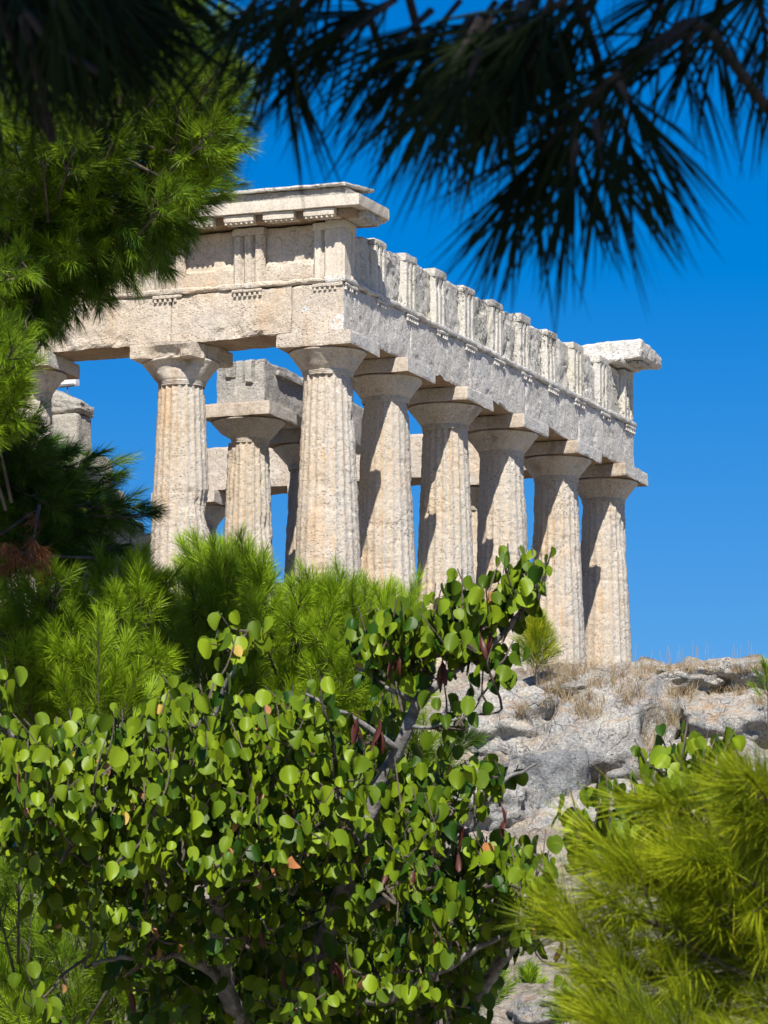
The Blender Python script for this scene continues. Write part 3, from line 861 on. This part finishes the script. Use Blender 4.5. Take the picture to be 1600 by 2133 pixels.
# tall pine at the left: sunny upper crown, hanging lower boughs given darker needles to deepen their shade
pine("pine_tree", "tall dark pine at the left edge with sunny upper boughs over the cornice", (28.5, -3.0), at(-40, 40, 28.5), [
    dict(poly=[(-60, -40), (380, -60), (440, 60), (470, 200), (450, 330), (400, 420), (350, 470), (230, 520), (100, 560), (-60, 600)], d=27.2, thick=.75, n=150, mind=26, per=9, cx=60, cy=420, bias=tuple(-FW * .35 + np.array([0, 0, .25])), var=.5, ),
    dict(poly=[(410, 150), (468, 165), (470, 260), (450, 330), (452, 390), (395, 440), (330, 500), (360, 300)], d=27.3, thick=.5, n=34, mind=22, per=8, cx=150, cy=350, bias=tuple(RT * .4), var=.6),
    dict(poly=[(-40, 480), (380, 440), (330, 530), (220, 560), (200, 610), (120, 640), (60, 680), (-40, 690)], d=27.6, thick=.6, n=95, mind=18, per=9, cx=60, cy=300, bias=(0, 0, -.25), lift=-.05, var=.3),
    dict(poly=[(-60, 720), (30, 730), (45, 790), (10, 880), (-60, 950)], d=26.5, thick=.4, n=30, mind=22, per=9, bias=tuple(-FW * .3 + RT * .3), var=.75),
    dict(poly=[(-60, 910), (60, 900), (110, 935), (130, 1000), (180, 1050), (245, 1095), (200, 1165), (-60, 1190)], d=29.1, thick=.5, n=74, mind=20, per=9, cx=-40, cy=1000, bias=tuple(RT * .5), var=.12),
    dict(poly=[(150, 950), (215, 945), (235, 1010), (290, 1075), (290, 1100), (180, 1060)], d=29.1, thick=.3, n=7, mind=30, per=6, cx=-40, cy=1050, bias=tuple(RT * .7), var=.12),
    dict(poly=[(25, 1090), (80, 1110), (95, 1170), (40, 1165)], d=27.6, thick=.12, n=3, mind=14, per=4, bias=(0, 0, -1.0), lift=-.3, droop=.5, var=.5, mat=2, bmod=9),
], [M_pine, M_pine_shade, M_dead], seed=21, trunk_r=.17)
pine("pine_tree", "bushy light green pine below the left columns, behind the round-leaved tree", (30.5, -.3), at(560, 1290, 30.2), [
    dict(poly=[(330, 1250), (420, 1195), (550, 1200), (570, 1260), (640, 1250), (700, 1295), (860, 1300), (870, 1370), (860, 1500), (560, 1520), (330, 1450)], d=29.5, thick=.8, n=118, mind=26, per=9, cx=560, cy=1480, bias=tuple(-FW * .4 + np.array([0, 0, .5])), var=.78, tilt=-.2),
    dict(poly=[(390, 1175), (530, 1185), (540, 1215), (410, 1225)], d=29.6, thick=.4, n=16, mind=22, per=8, bias=(0, 0, .9), lift=.4, var=.85),
    dict(poly=[(620, 1250), (650, 1240), (860, 1275), (860, 1310), (660, 1300)], d=29.8, thick=.4, n=18, mind=22, per=8, bias=(0, 0, .9), lift=.4, var=.85),
    dict(poly=[(480, 1760), (900, 1720), (1000, 1900), (980, 2170), (480, 2170)], d=28.5, thick=.6, n=80, mind=28, per=8, bias=tuple(-FW * .3 + np.array([0, 0, .3])), var=.2),
    dict(poly=[(560, 1560), (960, 1560), (940, 1640), (820, 1760), (560, 1760)], d=29.6, thick=.6, n=50, mind=32, per=9, bias=tuple(-FW * .3 + np.array([0, 0, .4])), var=.55),
], M_pine, seed=33)
pine("pine_tree", "spreading green pine low at the left edge under the dark boughs", (29.0, -2.0), at(120, 1260, 28.8), [
    dict(poly=[(-60, 1240), (100, 1220), (320, 1200), (350, 1300), (340, 1480), (-60, 1500)], d=28.2, thick=.8, n=92, mind=26, per=9, cx=140, cy=1480, bias=tuple(-FW * .4 + np.array([0, 0, .45])), var=.72, tilt=-.2),
    dict(poly=[(-60, 1500), (560, 1500), (560, 1800), (330, 1840), (-60, 1850)], d=28.2, thick=.5, n=58, mind=36, per=9, bias=tuple(-FW * .3 + np.array([0, 0, .4])), var=.45),
    dict(poly=[(-60, 1820), (200, 1820), (330, 1900), (480, 2000), (450, 2170), (-60, 2170)], d=26.5, thick=.6, n=66, mind=28, per=9, cx=150, cy=2200, bias=tuple(-FW * .35 + np.array([0, 0, .6])), var=.6),
], M_pine, seed=45)
# young pine with an upright leader
def leader_pine():
    r = np.random.default_rng(5)
    b = uw(27.6, -1.25, 0); b[2] = gz(b) - .05
    root = empty("pine_sapling", tuple(b), "young pine with an upright yellow-green leader among the left-hand bushes", "tree", "pine trees on the slope")
    top = at(205, 1300, 27.2)
    ne, tw = MB(), MB(); mb = MB()
    tr = curve([b, (b + top) / 2 + np.array([.05, .02, 0]), top], 10)
    tube(mb, tr, np.linspace(.010, .005, len(tr)), 8); mb.build("trunk", M_twig, root, True)
    B_, D_, L_ = [], [], []
    for (x0, y0, x1, y1) in [(205, 1500, 205, 1300), (235, 1480, 262, 1340), (180, 1500, 160, 1360), (250, 1500, 290, 1400), (205, 1420, 225, 1300), (150, 1510, 130, 1420), (275, 1510, 315, 1440), (220, 1520, 240, 1400)]:
        d = 27.2 + r.normal(0, .12); a, e = at(x0, y0, d), at(x1, y1, d + r.normal(0, .08)); n = 4
        tube(tw, curve([a, e], 5), np.linspace(.008, .004, 9)[:len(curve([a, e], 5))], 5)
        for k in range(n):
            p = a + (e - a) * k / n; B_.append(p); D_.append(norm(e - a)); L_.append(np.linalg.norm(e - a) / n * 1.1)
    shoots(ne, tw, B_, D_, L_, .10, 110, .0026, np.full(len(B_), .8), .05, 38, 20, .0, seed=8)
    cr = ne.build("crown", M_pine, root); tag(link("twigs", tw.mesh("twigs", M_twig), cr), kind="stuff")
leader_pine()
# near pine at the lower right, yellow-green, a little out of focus
def near_pine():
    r = np.random.default_rng(57)
    b = uw(9.4, .95, 0); b[2] = gz(b) - .1
    root = empty("pine_tree", tuple(b), "yellow-green pine close at the lower right corner, slightly out of focus", "tree", "pine trees on the slope")
    tp = at(1640, 1700, 9.1); tr = curve([b, (b + tp) / 2 + np.array([.03, .04, 0]), tp], 8)
    mb = MB(); tube(mb, tr, np.linspace(.06, .012, len(tr)), 8); mb.build("trunk", M_bark, root, True)
    ne, tw = MB(), MB(); B_, D_, L_, v_ = [], [], [], []
    boughs = [[(1640, 2080), (1440, 2040), (1300, 1960), (1180, 1880)], [(1650, 2140), (1480, 2120), (1340, 2070), (1240, 2000)], [(1640, 1960), (1500, 1880), (1400, 1800), (1290, 1770)], [(1650, 1850), (1560, 1760), (1470, 1680), (1400, 1640)],
              [(1650, 1760), (1610, 1660), (1560, 1600)], [(1660, 2200), (1500, 2190), (1370, 2160), (1270, 2110)], [(1640, 2000), (1520, 1980), (1390, 1900), (1290, 1850)], [(1650, 1900), (1590, 1830), (1520, 1770), (1450, 1740)], [(1600, 2200), (1420, 2220), (1330, 2190)], [(1660, 2040), (1590, 1950), (1530, 1900), (1480, 1840)],
              [(1660, 1800), (1620, 1730), (1590, 1680)]]
    for k, P in enumerate(boughs):
        d = 8.78 - (P[-1][1] - 1650) * .0008 + r.normal(0, .06); n = len(P)
        P = np.array([at(x + 35, y + 62, d + .25 * (1 - i / (n - 1))) for i, (x, y) in enumerate(P)])
        c = curve(np.vstack([tr[-4 - k % 3][None], P]), 7, .006, k); mb = MB(); tube(mb, c, np.linspace(.009, .0022, len(c)), 6); mb.build("branch", M_twig, root, True)
        c = c[7:]; m = 18 + len(c) // 4
        for q in range(m):
            t = (q + .6) / m; j = min(int(t * (len(c) - 1)), len(c) - 2); tan = norm(c[j + 1] - c[j])
            dv = norm(tan * .8 + r.normal(0, .42, 3) + np.array([0, 0, .10]) - RT * .25 - FW * .10)
            B_.append(c[j]); D_.append(dv); L_.append(.07 + .055 * r.random()); v_.append(np.clip(.6 + r.normal(0, .25), 0, 1))
        B_.append(c[-2]); D_.append(norm(c[-1] - c[-2])); L_.append(.10); v_.append(.7)
    shoots(ne, tw, B_, D_, L_, .085, 96, .0012, v_, .06, 44, 15, .10, seed=57, twr=.0016)
    cr = ne.build("crown", [M_pine_y], root); tag(link("twigs", tw.mesh("twigs", M_twig), cr), kind="stuff")
near_pine()
# tiny pines on the rocks
def small_pine(name, label, px, py, d, h, n, mat, seed, nl=.10, grp="small pines growing on the rock"):
    r = np.random.default_rng(seed); b = at(px, py, d); root = empty(name, tuple(b), label, "shrub" if h > .4 else "seedling", grp)
    ne, tw, mb = MB(), MB(), MB()
    tube(mb, curve([b - np.array([0, 0, .25]), b + np.array([0, 0, h * .8])], 5), np.linspace(.012, .004, 9), 6); mb.build("trunk", M_twig, root)
    B_, D_, L_ = [], [], []
    for k in range(n):
        t = (k + .5) / n; a = k * 2.4
        B_.append(b + np.array([0, 0, h * .75 * t])); D_.append(norm(np.array([math.cos(a) * (1.1 - t * .7), math.sin(a) * (1.1 - t * .7), .7 + .6 * t]))); L_.append(h * (.55 - .25 * t))
    shoots(ne, tw, B_, D_, L_, nl, 70, .005, None, .05, 45, 18, .1, seed=seed)
    cr = ne.build("crown", mat, root); tag(link("twigs", tw.mesh("twigs", M_twig), cr), kind="stuff")
small_pine("pine_shrub", "yellowish little pine bush at the foot of the fifth column", 1118, 1398, 83.2, .72, 60, M_pine_y, 71, .17)
small_pine("pine_seedling", "upper of the two grassy pine seedlings on the bare rock at the bottom", 1103, 2085, 40, .20, 9, M_pine, 72)
small_pine("pine_seedling", "lower grassy pine seedling cut by the bottom edge beside bare rock", 1185, 2155, 37.5, .24, 10, M_pine, 73)
small_pine("pine_shrub", "green pine sprig at the right edge on the skyline", 1600, 1470, 70, .5, 12, M_pine, 74, .12)
small_pine("pine_seedling", "tuft of pine needles at the trunk foot of the round-leaved tree", 1020, 2110, 36, .3, 14, M_pine, 75)

# ------------------------------------------------------------------ round-leaved trees
def leaf_mesh():
    """kidney-shaped blade with a notch at the stalk, a midrib crease and a drooping tip"""
    row = [(0.00, .00), (-.02, .20), (.10, .42), (.32, .52), (.56, .49), (.78, .34), (.92, .16), (1.0, .0)]
    V, F = [], []
    for k, (y, w) in enumerate(row):
        ym = max(y, .06 if k else .06)
        for q, f in enumerate((-1, -.5, 0, .5, 1)):
            x = w * f; yy = y * abs(f) + ym * (1 - abs(f)) if k < 2 else y
            V.append((x, yy, .20 * abs(x) + .10 * x * x - .16 * max(y - .55, 0) ** 1.5))
    for k in range(len(row) - 1):
        for q in range(4):
            a = k * 5 + q; F += [(a, a + 1, a + 6), (a, a + 6, a + 5)]
    return np.array(V), np.array(F)
LV, LF = leaf_mesh()
def leaves(mb, P, down, face, size, var, matid, r, stalk=None):
    """P stalk ends; down: blade direction; face: side turned outwards"""
    n = len(P)
    y = norm(down); x = norm(np.cross(y, face)); z = np.cross(x, y)
    fold = .4 + 2.6 * r.random(n)
    wid = .70 + .28 * r.random(n)
    V = P[:, None] + size[:, None, None] * (LV[None, :, 0:1] * wid[:, None, None] * x[:, None] + LV[None, :, 1:2] * y[:, None] + (LV[None, :, 2:3] * fold[:, None, None]) * -z[:, None])
    m = len(LV); F = (LF[None] + (np.arange(n) * m)[:, None, None]).reshape(-1, 3)
    mb.add(V.reshape(-1, 3), F, np.repeat(matid, len(LF)), np.repeat(var, m))

def judas(name, label, base_uw, limbs, regions, seed, podn=0, podpts=None, size=.061, group=None):
    r = np.random.default_rng(seed)
    b = uw(base_uw[0], base_uw[1], 0); b[2] = gz(b) - .1
    root = empty(name, tuple(b), label, "tree", group)
    skel = []
    for k, (pts, r0, r1, jt) in enumerate(limbs):
        pts = np.array([b if p == 'base' else at(*p) for p in pts])
        c = curve(pts, 9, jt, seed + k); mb = MB(); tube(mb, c, np.linspace(r0, r1, len(c)), 8)
        mb.build("trunk" if k == 0 else "branch", M_jbark, root, True); skel.append(c)
    skel = np.vstack(skel)
    mb, tw = MB(), MB(); tips = []
    for R in regions:
        c2 = sample(R["poly"], R["n"], R.get("mind", 18), r); n = len(c2)
        th = R.get("thick", .6)
        dd = R["d"] + th * (r.random(n) - .5) * 2
        C = at(c2[:, 0], c2[:, 1], dd)
        order = np.argsort([np.linalg.norm(skel - c, axis=1).min() for c in C])
        for i in order:                      # each twig grows from the nearest wood already there
            s = skel[np.argmin(np.linalg.norm(skel - C[i] - np.array([0, 0, -.08]), axis=1))]
            ax = norm(C[i] - s); ln = R.get("tl", .10) + .09 * r.random()
            st = C[i] - ax * ln * .5; en = C[i] + ax * ln * .5 + np.array([0, 0, .04])
            skel = np.vstack([skel, (s + st) / 2, st, C[i]])
            tube(tw, curve([s, (s + st) / 2 + r.normal(0, .03, 3) + np.array([0, 0, -.03]), st], 4), .0045, 4)
            cc = curve([st, C[i] + r.normal(0, .012, 3), en], 4); tube(tw, cc, np.linspace(.0042, .0022, len(cc)), 4)
            m = R.get("per", 7) + 2 + int(r.integers(-2, 3)); t = (np.arange(m) + .5) / m
            Pp = st + (en - st) * t[:, None] + r.normal(0, .012, (m, 3))
            a = np.arange(m) * 2.6 + r.random() * 6
            side = np.stack([np.cos(a), np.sin(a), np.zeros(m)], 1)
            Pp = Pp + side * .028
            sz = size * (.55 + .6 * r.random(m)) * R.get("sz", 1)
            down = np.stack([.3 * side[:, 0], .3 * side[:, 1], -1 + .2 * r.random(m)], 1) + r.normal(0, .18, (m, 3))
            yw = r.random(m) * 6.283
            face = np.stack([np.cos(yw), np.sin(yw), np.full(m, .15)], 1) - FW * .22 + side * .4 + r.normal(0, .15, (m, 3))
            u_ = r.random(m); mt = np.where(u_ < .008, 1, np.where(u_ < .018, 2, 0))
            sz = sz * np.where(mt > 0, .75, 1)
            leaves(mb, Pp, down, face, sz, np.clip(R.get("var", .5) + r.normal(0, .34, m), 0, 1), mt, r)
            tips.append(C[i])
    cr = mb.build("crown", [M_leaf, M_leaf_y, M_leaf_o], root, True)
    tag(link("twigs", tw.mesh("twigs", M_twig), cr), kind="stuff")
    if podn:
        pm = MB(); t = np.linspace(0, 1, 9); a = np.arange(8) / 8 * 2 * np.pi
        rad = np.sin(np.pi * np.clip(t * .94 + .03, 0, 1)) ** .6
        P = np.stack([np.cos(a)[:, None] * rad * .0095, np.sin(a)[:, None] * rad * .003 + .006 * np.sin(t * 3)[None], np.broadcast_to(-t * .068, (8, 9))], -1)
        pm.add(P.reshape(-1, 3), grid_faces(8, 9, True), 0, .5)
        tube(pm, [(0, 0, .02), (0, 0, -.002)], .0015, 4)
        pme = pm.mesh("seed_pod", M_pod, True)
        tp = np.array(tips); spots = []
        for (x, y, d) in podpts: 
            for q in range(3): spots.append(at(x + r.normal(0, 9), y + r.normal(0, 7), d + r.normal(0, .04)))
        for k in r.permutation(len(tp))[:max(0, podn - len(spots))]: spots.append(tp[k] + r.normal(0, .04, 3) + np.array([0, 0, -.03]))
        for k, s in enumerate(spots[:podn]):
            o = bpy.data.objects.new("seed_pod", pme); COL.objects.link(o); o.parent = root
            o.location = Vector(s) - Vector(b); o.rotation_euler = (r.normal(0, .25), r.normal(0, .25), r.random() * 6.28)
            sc = .8 + .5 * r.random(); o.scale = (sc, sc, sc)
    return root
dJ = 20.0
judas("judas_tree", "large round-leaved tree filling the lower foreground, hung with dark red pods", (20.3, -.35), [
    (['base', (520, 2240, 20.3), (480, 2050, 20.2), (440, 1840, 20.1), (400, 1640, 20.1)], .05, .016, .03),
    (['base', (600, 2200, 20.2), (690, 1930, 20.1), (742, 1775, 20.0), (795, 1640, 19.95), (830, 1550, 19.9), (880, 1450, 19.9), (960, 1385, 19.9), (1050, 1320, 19.85), (1130, 1200, 19.8)], .042, .006, .012),
    ([(742, 1775, 20.0), (722, 1715, 19.95), (690, 1640, 19.9), (560, 1530, 19.9)], .018, .005, .02),
    ([(830, 1560, 19.9), (740, 1500, 19.8), (690, 1470, 19.75), (640, 1450, 19.8)], .012, .004, .012),
    ([(870, 1470, 19.9), (800, 1420, 19.8), (740, 1390, 19.8)], .010, .004, .012),
    ([(905, 1420, 19.9), (895, 1360, 19.95), (880, 1290, 20)], .010, .004, .01),
    ([(840, 1515, 19.9), (930, 1505, 19.8), (1000, 1490, 19.8)], .007, .003, .01),
    ([(440, 1840, 20.1), (300, 1700, 20.0), (120, 1600, 19.9), (20, 1550, 19.9)], .02, .005, .03),
    ([(480, 2050, 20.2), (360, 1990, 20.0), (190, 2010, 19.9)], .018, .006, .02),
    ([(400, 1640, 20.1), (430, 1540, 20.0), (490, 1400, 19.9), (515, 1320, 19.8)], .012, .004, .02),
    (['base', (900, 2180, 20.2), (1010, 2060, 20.1), (1060, 1990, 20.0), (1090, 1900, 19.9), (1100, 1790, 19.9)], .03, .006, .015),
    ([(690, 1930, 20.1), (830, 1860, 20.0), (930, 1790, 19.9), (1040, 1640, 19.8), (1110, 1600, 19.8)], .018, .004, .02),
    ([(700, 2090, 20.1), (860, 2060, 20.0), (960, 1990, 19.9), (1080, 1940, 19.9)], .022, .006, .02),
    ([(480, 1960, 20.2), (350, 1840, 20.0), (270, 1760, 19.9)], .014, .005, .02),
], [
    dict(poly=[(-40, 1500), (60, 1550), (180, 1550), (300, 1530), (360, 1450), (430, 1480), (520, 1480), (680, 1480), (720, 1540), (760, 1600), (740, 1700), (680, 1790), (480, 1820), (60, 1820), (-40, 1700)], d=19.95, thick=.6, n=350, mind=13, per=8, var=.62),
    dict(poly=[(60, 1800), (480, 1780), (760, 1760), (900, 1700), (1060, 1800), (1090, 1900), (1040, 2010), (800, 2080), (560, 2150), (480, 2000), (200, 1960), (80, 1900)], d=20.1, thick=.6, n=215, mind=17, per=7, var=.5),
    dict(poly=[(740, 1350), (760, 1320), (860, 1290), (960, 1260), (1030, 1250), (1040, 1310), (1020, 1340), (960, 1350), (860, 1390), (780, 1390)], d=19.9, thick=.2, n=44, mind=14, per=7, var=.5),
    dict(poly=[(1020, 1200), (1130, 1180), (1145, 1200), (1100, 1260), (1040, 1270)], d=19.85, thick=.1, n=9, mind=18, per=6, var=.5),
    dict(poly=[(1000, 1360), (1060, 1340), (1050, 1430), (1000, 1420)], d=19.8, thick=.1, n=5, mind=18, per=4, var=.3, tl=.05),
    dict(poly=[(900, 1470), (990, 1465), (1000, 1500), (920, 1510)], d=19.8, thick=.1, n=4, mind=18, per=3, var=.5, tl=.06),
    dict(poly=[(760, 1420), (860, 1430), (850, 1620), (800, 1640), (740, 1520)], d=20.2, thick=.3, n=8, mind=20, per=4, var=.5),
    dict(poly=[(820, 1640), (960, 1615), (1060, 1615), (1060, 1635), (1000, 1660), (940, 1690), (880, 1740), (820, 1740)], d=19.9, thick=.3, n=19, mind=22, per=7, var=.55),
    dict(poly=[(1000, 1790), (1120, 1780), (1140, 1820), (1090, 1900), (1040, 1880)], d=19.9, thick=.25, n=14, mind=22, per=7, var=.5),
    dict(poly=[(1080, 1900), (1150, 1930), (1140, 1980), (1080, 1970)], d=19.8, thick=.1, n=5, mind=18, per=5, var=.6),
    dict(poly=[(1190, 2010), (1215, 2010), (1215, 2060), (1190, 2060)], d=19.6, thick=.05, n=2, mind=15, per=3, var=.5),
    dict(poly=[(470, 1290), (530, 1310), (520, 1380), (440, 1400), (440, 1350)], d=19.6, thick=.12, n=6, mind=20, per=4, var=.75, sz=1.1),
    dict(poly=[(-20, 1400), (20, 1410), (20, 1480), (-20, 1500)], d=19.6, thick=.1, n=4, mind=14, per=5, var=.6),
    dict(poly=[(230, 1960), (560, 1930), (600, 2150), (300, 2160)], d=20.5, thick=.4, n=34, mind=22, per=6, var=.35),
    dict(poly=[(60, 2040), (140, 2030), (130, 2110), (60, 2120)], d=19.6, thick=.1, n=4, mind=18, per=4, var=.6),
    dict(poly=[(500, 2020), (1000, 1990), (1000, 2150), (520, 2160)], d=20.5, thick=.5, n=70, mind=22, per=7, var=.35),
], 91, 84, [(810, 1330, 19.8), (1015, 1320, 19.75), (515, 1680, 19.7), (830, 1370, 19.8), (745, 1500, 19.7), (790, 1510, 19.7), (470, 1730, 19.7), (1050, 1680, 19.75), (960, 1720, 19.7), (1170, 1975, 19.7), (1100, 1900, 19.7), (520, 1930, 19.7), (700, 2010, 19.7), (920, 1930, 19.7), (600, 1690, 19.7), (920, 1390, 19.8)])
judas("judas_shrub", "small round-leaved shrub in front of the boulders, behind the blurred right-hand pine", (17.5, 1.0), [
    (['base', (1480, 2200, 17.4), (1420, 1900, 17.3), (1380, 1760, 17.3), (1330, 1680, 17.3)], .02, .005, .02),
    ([(1400, 1830, 17.3), (1330, 1800, 17.2), (1240, 1730, 17.2)], .008, .003, .01),
    ([(1390, 1780, 17.3), (1440, 1680, 17.2), (1400, 1590, 17.2)], .008, .003, .01),
], [
    dict(poly=[(1190, 1690), (1330, 1660), (1380, 1680), (1360, 1760), (1260, 1780), (1190, 1740)], d=17.2, thick=.15, n=22, mind=16, per=6, var=.45),
    dict(poly=[(1360, 1570), (1420, 1570), (1510, 1580), (1500, 1660), (1380, 1650)], d=17.2, thick=.15, n=14, mind=18, per=5, var=.4),
    dict(poly=[(1320, 1760), (1460, 1740), (1470, 1860), (1340, 1860)], d=17.3, thick=.15, n=9, mind=22, per=5, var=.3),
], 95, size=.06)

# ------------------------------------------------------------------ overhead pine whose boughs hang into the top of the view
def overhead():
    r = np.random.default_rng(64)
    b = uw(-2.2, -2.6, 0); b[2] = gz(b) - .1
    root = empty("pine_tree", tuple(b), "near pine in shade whose dark blurred boughs hang across the top", "tree")
    tp = uw(-1.6, -1.0, CAM[2] + 6.5)
    tr = curve([b, b * .5 + tp * .5 + np.array([.15, -.1, 0]), tp], 10)
    mb = MB(); tube(mb, tr, np.linspace(.2, .05, len(tr)), 10); mb.build("trunk", M_bark, root, True)
    ne, tw = MB(), MB()
    def bough(pts, r0, r1):
        p0 = tr[int(len(tr) * .62)]; P = [p0, p0 * .45 + pts[0] * .55 + np.array([0, 0, .5])] + list(pts)
        c = curve(np.array(P), 8, .01, 3); mb = MB(); tube(mb, c, np.linspace(r0, r1, len(c)), 7); mb.build("branch", M_bark, root, True)
    d = 4.5
    bough([at(1680, -120, d), at(1430, 40, d), at(1290, 150, d), at(1190, 245, d), at(1110, 350, d)], .006, .0028)
    bough([at(1150, -160, d), at(1000, 20, d), at(930, 170, d), at(885, 250, d)], .005, .0025)
    bough([at(800, -160, d + .2), at(680, -40, d + .2), at(590, 60, d + .2)], .005, .0025)
    bough([at(-80, -200, d - .2), at(60, 0, d - .2), at(190, 150, d - .2)], .005, .0025)
    S = [(1430, 40, 1290, 150), (1340, 110, 1250, 190), (1290, 150, 1180, 250), (1230, 200, 1150, 300), (1180, 250, 1105, 355), (1290, 170, 1330, 260), (1200, 230, 1195, 320),
         (1000, 40, 930, 170), (960, 110, 890, 240), (900, 20, 800, 120), (960, 0, 850, 140), (820, 0, 710, 90), (1100, 0, 1050, 110), (1050, 110, 1020, 200), (700, -30, 610, 50), (640, -20, 580, 70), (560, -40, 500, 50),
         (1580, -20, 1600, 120), (1500, 0, 1490, 110), (1250, -20, 1180, 90), (1200, 40, 1110, 150), (1120, 90, 1060, 230), (1380, 0, 1340, 90), (900, 60, 830, 170), (760, 20, 680, 100), (1000, 100, 960, 210), (1640, 20, 1650, 160), (1440, 60, 1420, 150), (1150, 300, 1105, 430), (1200, 290, 1190, 420), (1290, 230, 1325, 350), (1120, 330, 1060, 430), (1240, 250, 1260, 370)]
    for k in range(14):
        x, y = 560 + 1100 * r.random(), -110 + 120 * r.random(); S.append((x, y, x - 70 + r.normal(0, 40), y + 90 + r.normal(0, 20)))
    for k in range(10):
        x, y = 820 + 420 * r.random(), -60 + 130 * r.random(); S.append((x, y, x - 60 + r.normal(0, 30), y + 80 + r.normal(0, 20)))
    for k in range(46):
        x = -90 + 420 * r.random() ** 1.3; y = -150 + (235 - .45 * max(x, 0)) * r.random(); S.append((x, y, x + 40 + r.normal(0, 40), y + 70 + r.normal(0, 25)))
    B_, D_, L_ = [], [], []
    for (x0, y0, x1, y1) in S:
        dd = d + r.normal(0, .14); a, e = at(x0, y0, dd), at(x1, y1, dd + r.normal(0, .03))
        B_.append(a); D_.append(norm(e - a)); L_.append(np.linalg.norm(e - a))
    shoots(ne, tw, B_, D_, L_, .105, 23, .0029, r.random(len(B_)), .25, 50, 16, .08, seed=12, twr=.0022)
    # rest of the crown, unseen above and behind the viewpoint, thickened to cast shade
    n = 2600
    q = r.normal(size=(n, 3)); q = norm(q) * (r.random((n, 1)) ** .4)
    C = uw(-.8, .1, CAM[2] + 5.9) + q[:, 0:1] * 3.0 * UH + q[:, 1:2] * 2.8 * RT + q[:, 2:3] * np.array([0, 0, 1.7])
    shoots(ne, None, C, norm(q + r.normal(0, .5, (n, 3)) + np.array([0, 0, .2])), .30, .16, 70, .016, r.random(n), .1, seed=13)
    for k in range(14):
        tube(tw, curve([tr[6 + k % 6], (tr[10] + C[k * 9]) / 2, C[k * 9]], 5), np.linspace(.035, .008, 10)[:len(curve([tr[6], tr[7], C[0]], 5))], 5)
    cr = ne.build("crown", M_pine_shade, root); tag(link("twigs", tw.mesh("twigs", M_bark), cr), kind="stuff")
overhead()

# ------------------------------------------------------------------ dry grass on the rocks
def bvh():
    vs = [GV.reshape(-1, 3)]; fs = [GF.tolist()]; off = len(vs[0])
    for V, F in ROCKS: vs.append(V); fs.append((F + off).tolist()); off += len(V)
    return BVHTree.FromPolygons([Vector(v) for v in np.vstack(vs)], [f for F in fs for f in F])
BV = bvh()
def grass():
    r = np.random.default_rng(88); mb = MB()
    zones = [(1090, 1385, 1210, 1412, 30, .26), (1130, 1400, 1185, 1475, 26, .30), (1215, 1395, 1345, 1435, 26, .26), (1195, 1445, 1265, 1500, 26, .22), (1335, 1480, 1425, 1540, 26, .30),
             (1390, 1432, 1450, 1455, 18, .25), (1480, 1430, 1560, 1448, 22, .16), (1080, 1470, 1112, 1502, 10, .24), (1310, 1388, 1610, 1400, 60, .14), (1350, 1540, 1400, 1580, 10, .3), (1560, 1440, 1610, 1470, 8, .2), (1290, 1440, 1340, 1470, 14, .25)]
    for x0, y0, x1, y1, n, h in zones:
        for k in range(n):
            p = at(x0 + (x1 - x0) * r.random(), y0 + (y1 - y0) * r.random(), 1.0) - CAM
            hit = BV.ray_cast(Vector(CAM), Vector(p).normalized())
            if hit[0] is None: continue
            c = np.array(hit[0]); m = 16
            a = r.random(m) * 6.28; lean = .15 + .55 * r.random(m); ln = h * (.5 + .8 * r.random(m))
            d = np.stack([np.cos(a) * lean, np.sin(a) * lean, np.ones(m)], 1); d = norm(d)
            b = c + np.stack([r.normal(0, .03, m), r.normal(0, .03, m), np.full(m, -.03)], 1)
            side = norm(np.cross(d, r.normal(size=(m, 3)))) * .0026
            tip = b + d * ln[:, None] + np.stack([np.cos(a), np.sin(a), -.3 * np.ones(m)], 1) * (ln * lean * .35)[:, None]
            midp = b + d * (ln * .55)[:, None]
            V = np.stack([b - side, b + side, midp + side * .8, midp - side * .8, tip], 1).reshape(-1, 3); q = np.arange(m) * 5
            vv = np.repeat(np.clip(.5 + r.normal(0, .25) + r.normal(0, .15, m), 0, 1), 5)
            mb.add(V, np.stack([q, q + 1, q + 2, q + 3], -1), 0, vv)
            mb.f3.append(np.stack([q + 3, q + 2, q + 4], -1) + mb.n - len(V)); mb.m3.append(np.zeros(m, int))
    # thin stalks against the sky
    for k in range(46):
        p = at(1320 + 290 * r.random(), 1396 + 6 * r.random(), 1.0) - CAM
        hit = BV.ray_cast(Vector(CAM), Vector(p).normalized())
        if hit[0] is None: continue
        c = np.array(hit[0]); h = .15 + .3 * r.random()
        tube(mb, curve([c, c + np.array([r.normal(0, .03), r.normal(0, .03), h])], 4), .002, 4, 0, .8)
    o = mb.build("dry_grass", M_grass); tag(o, "dry brown grass tufts growing between the rocks", "grass", kind="stuff")
grass()
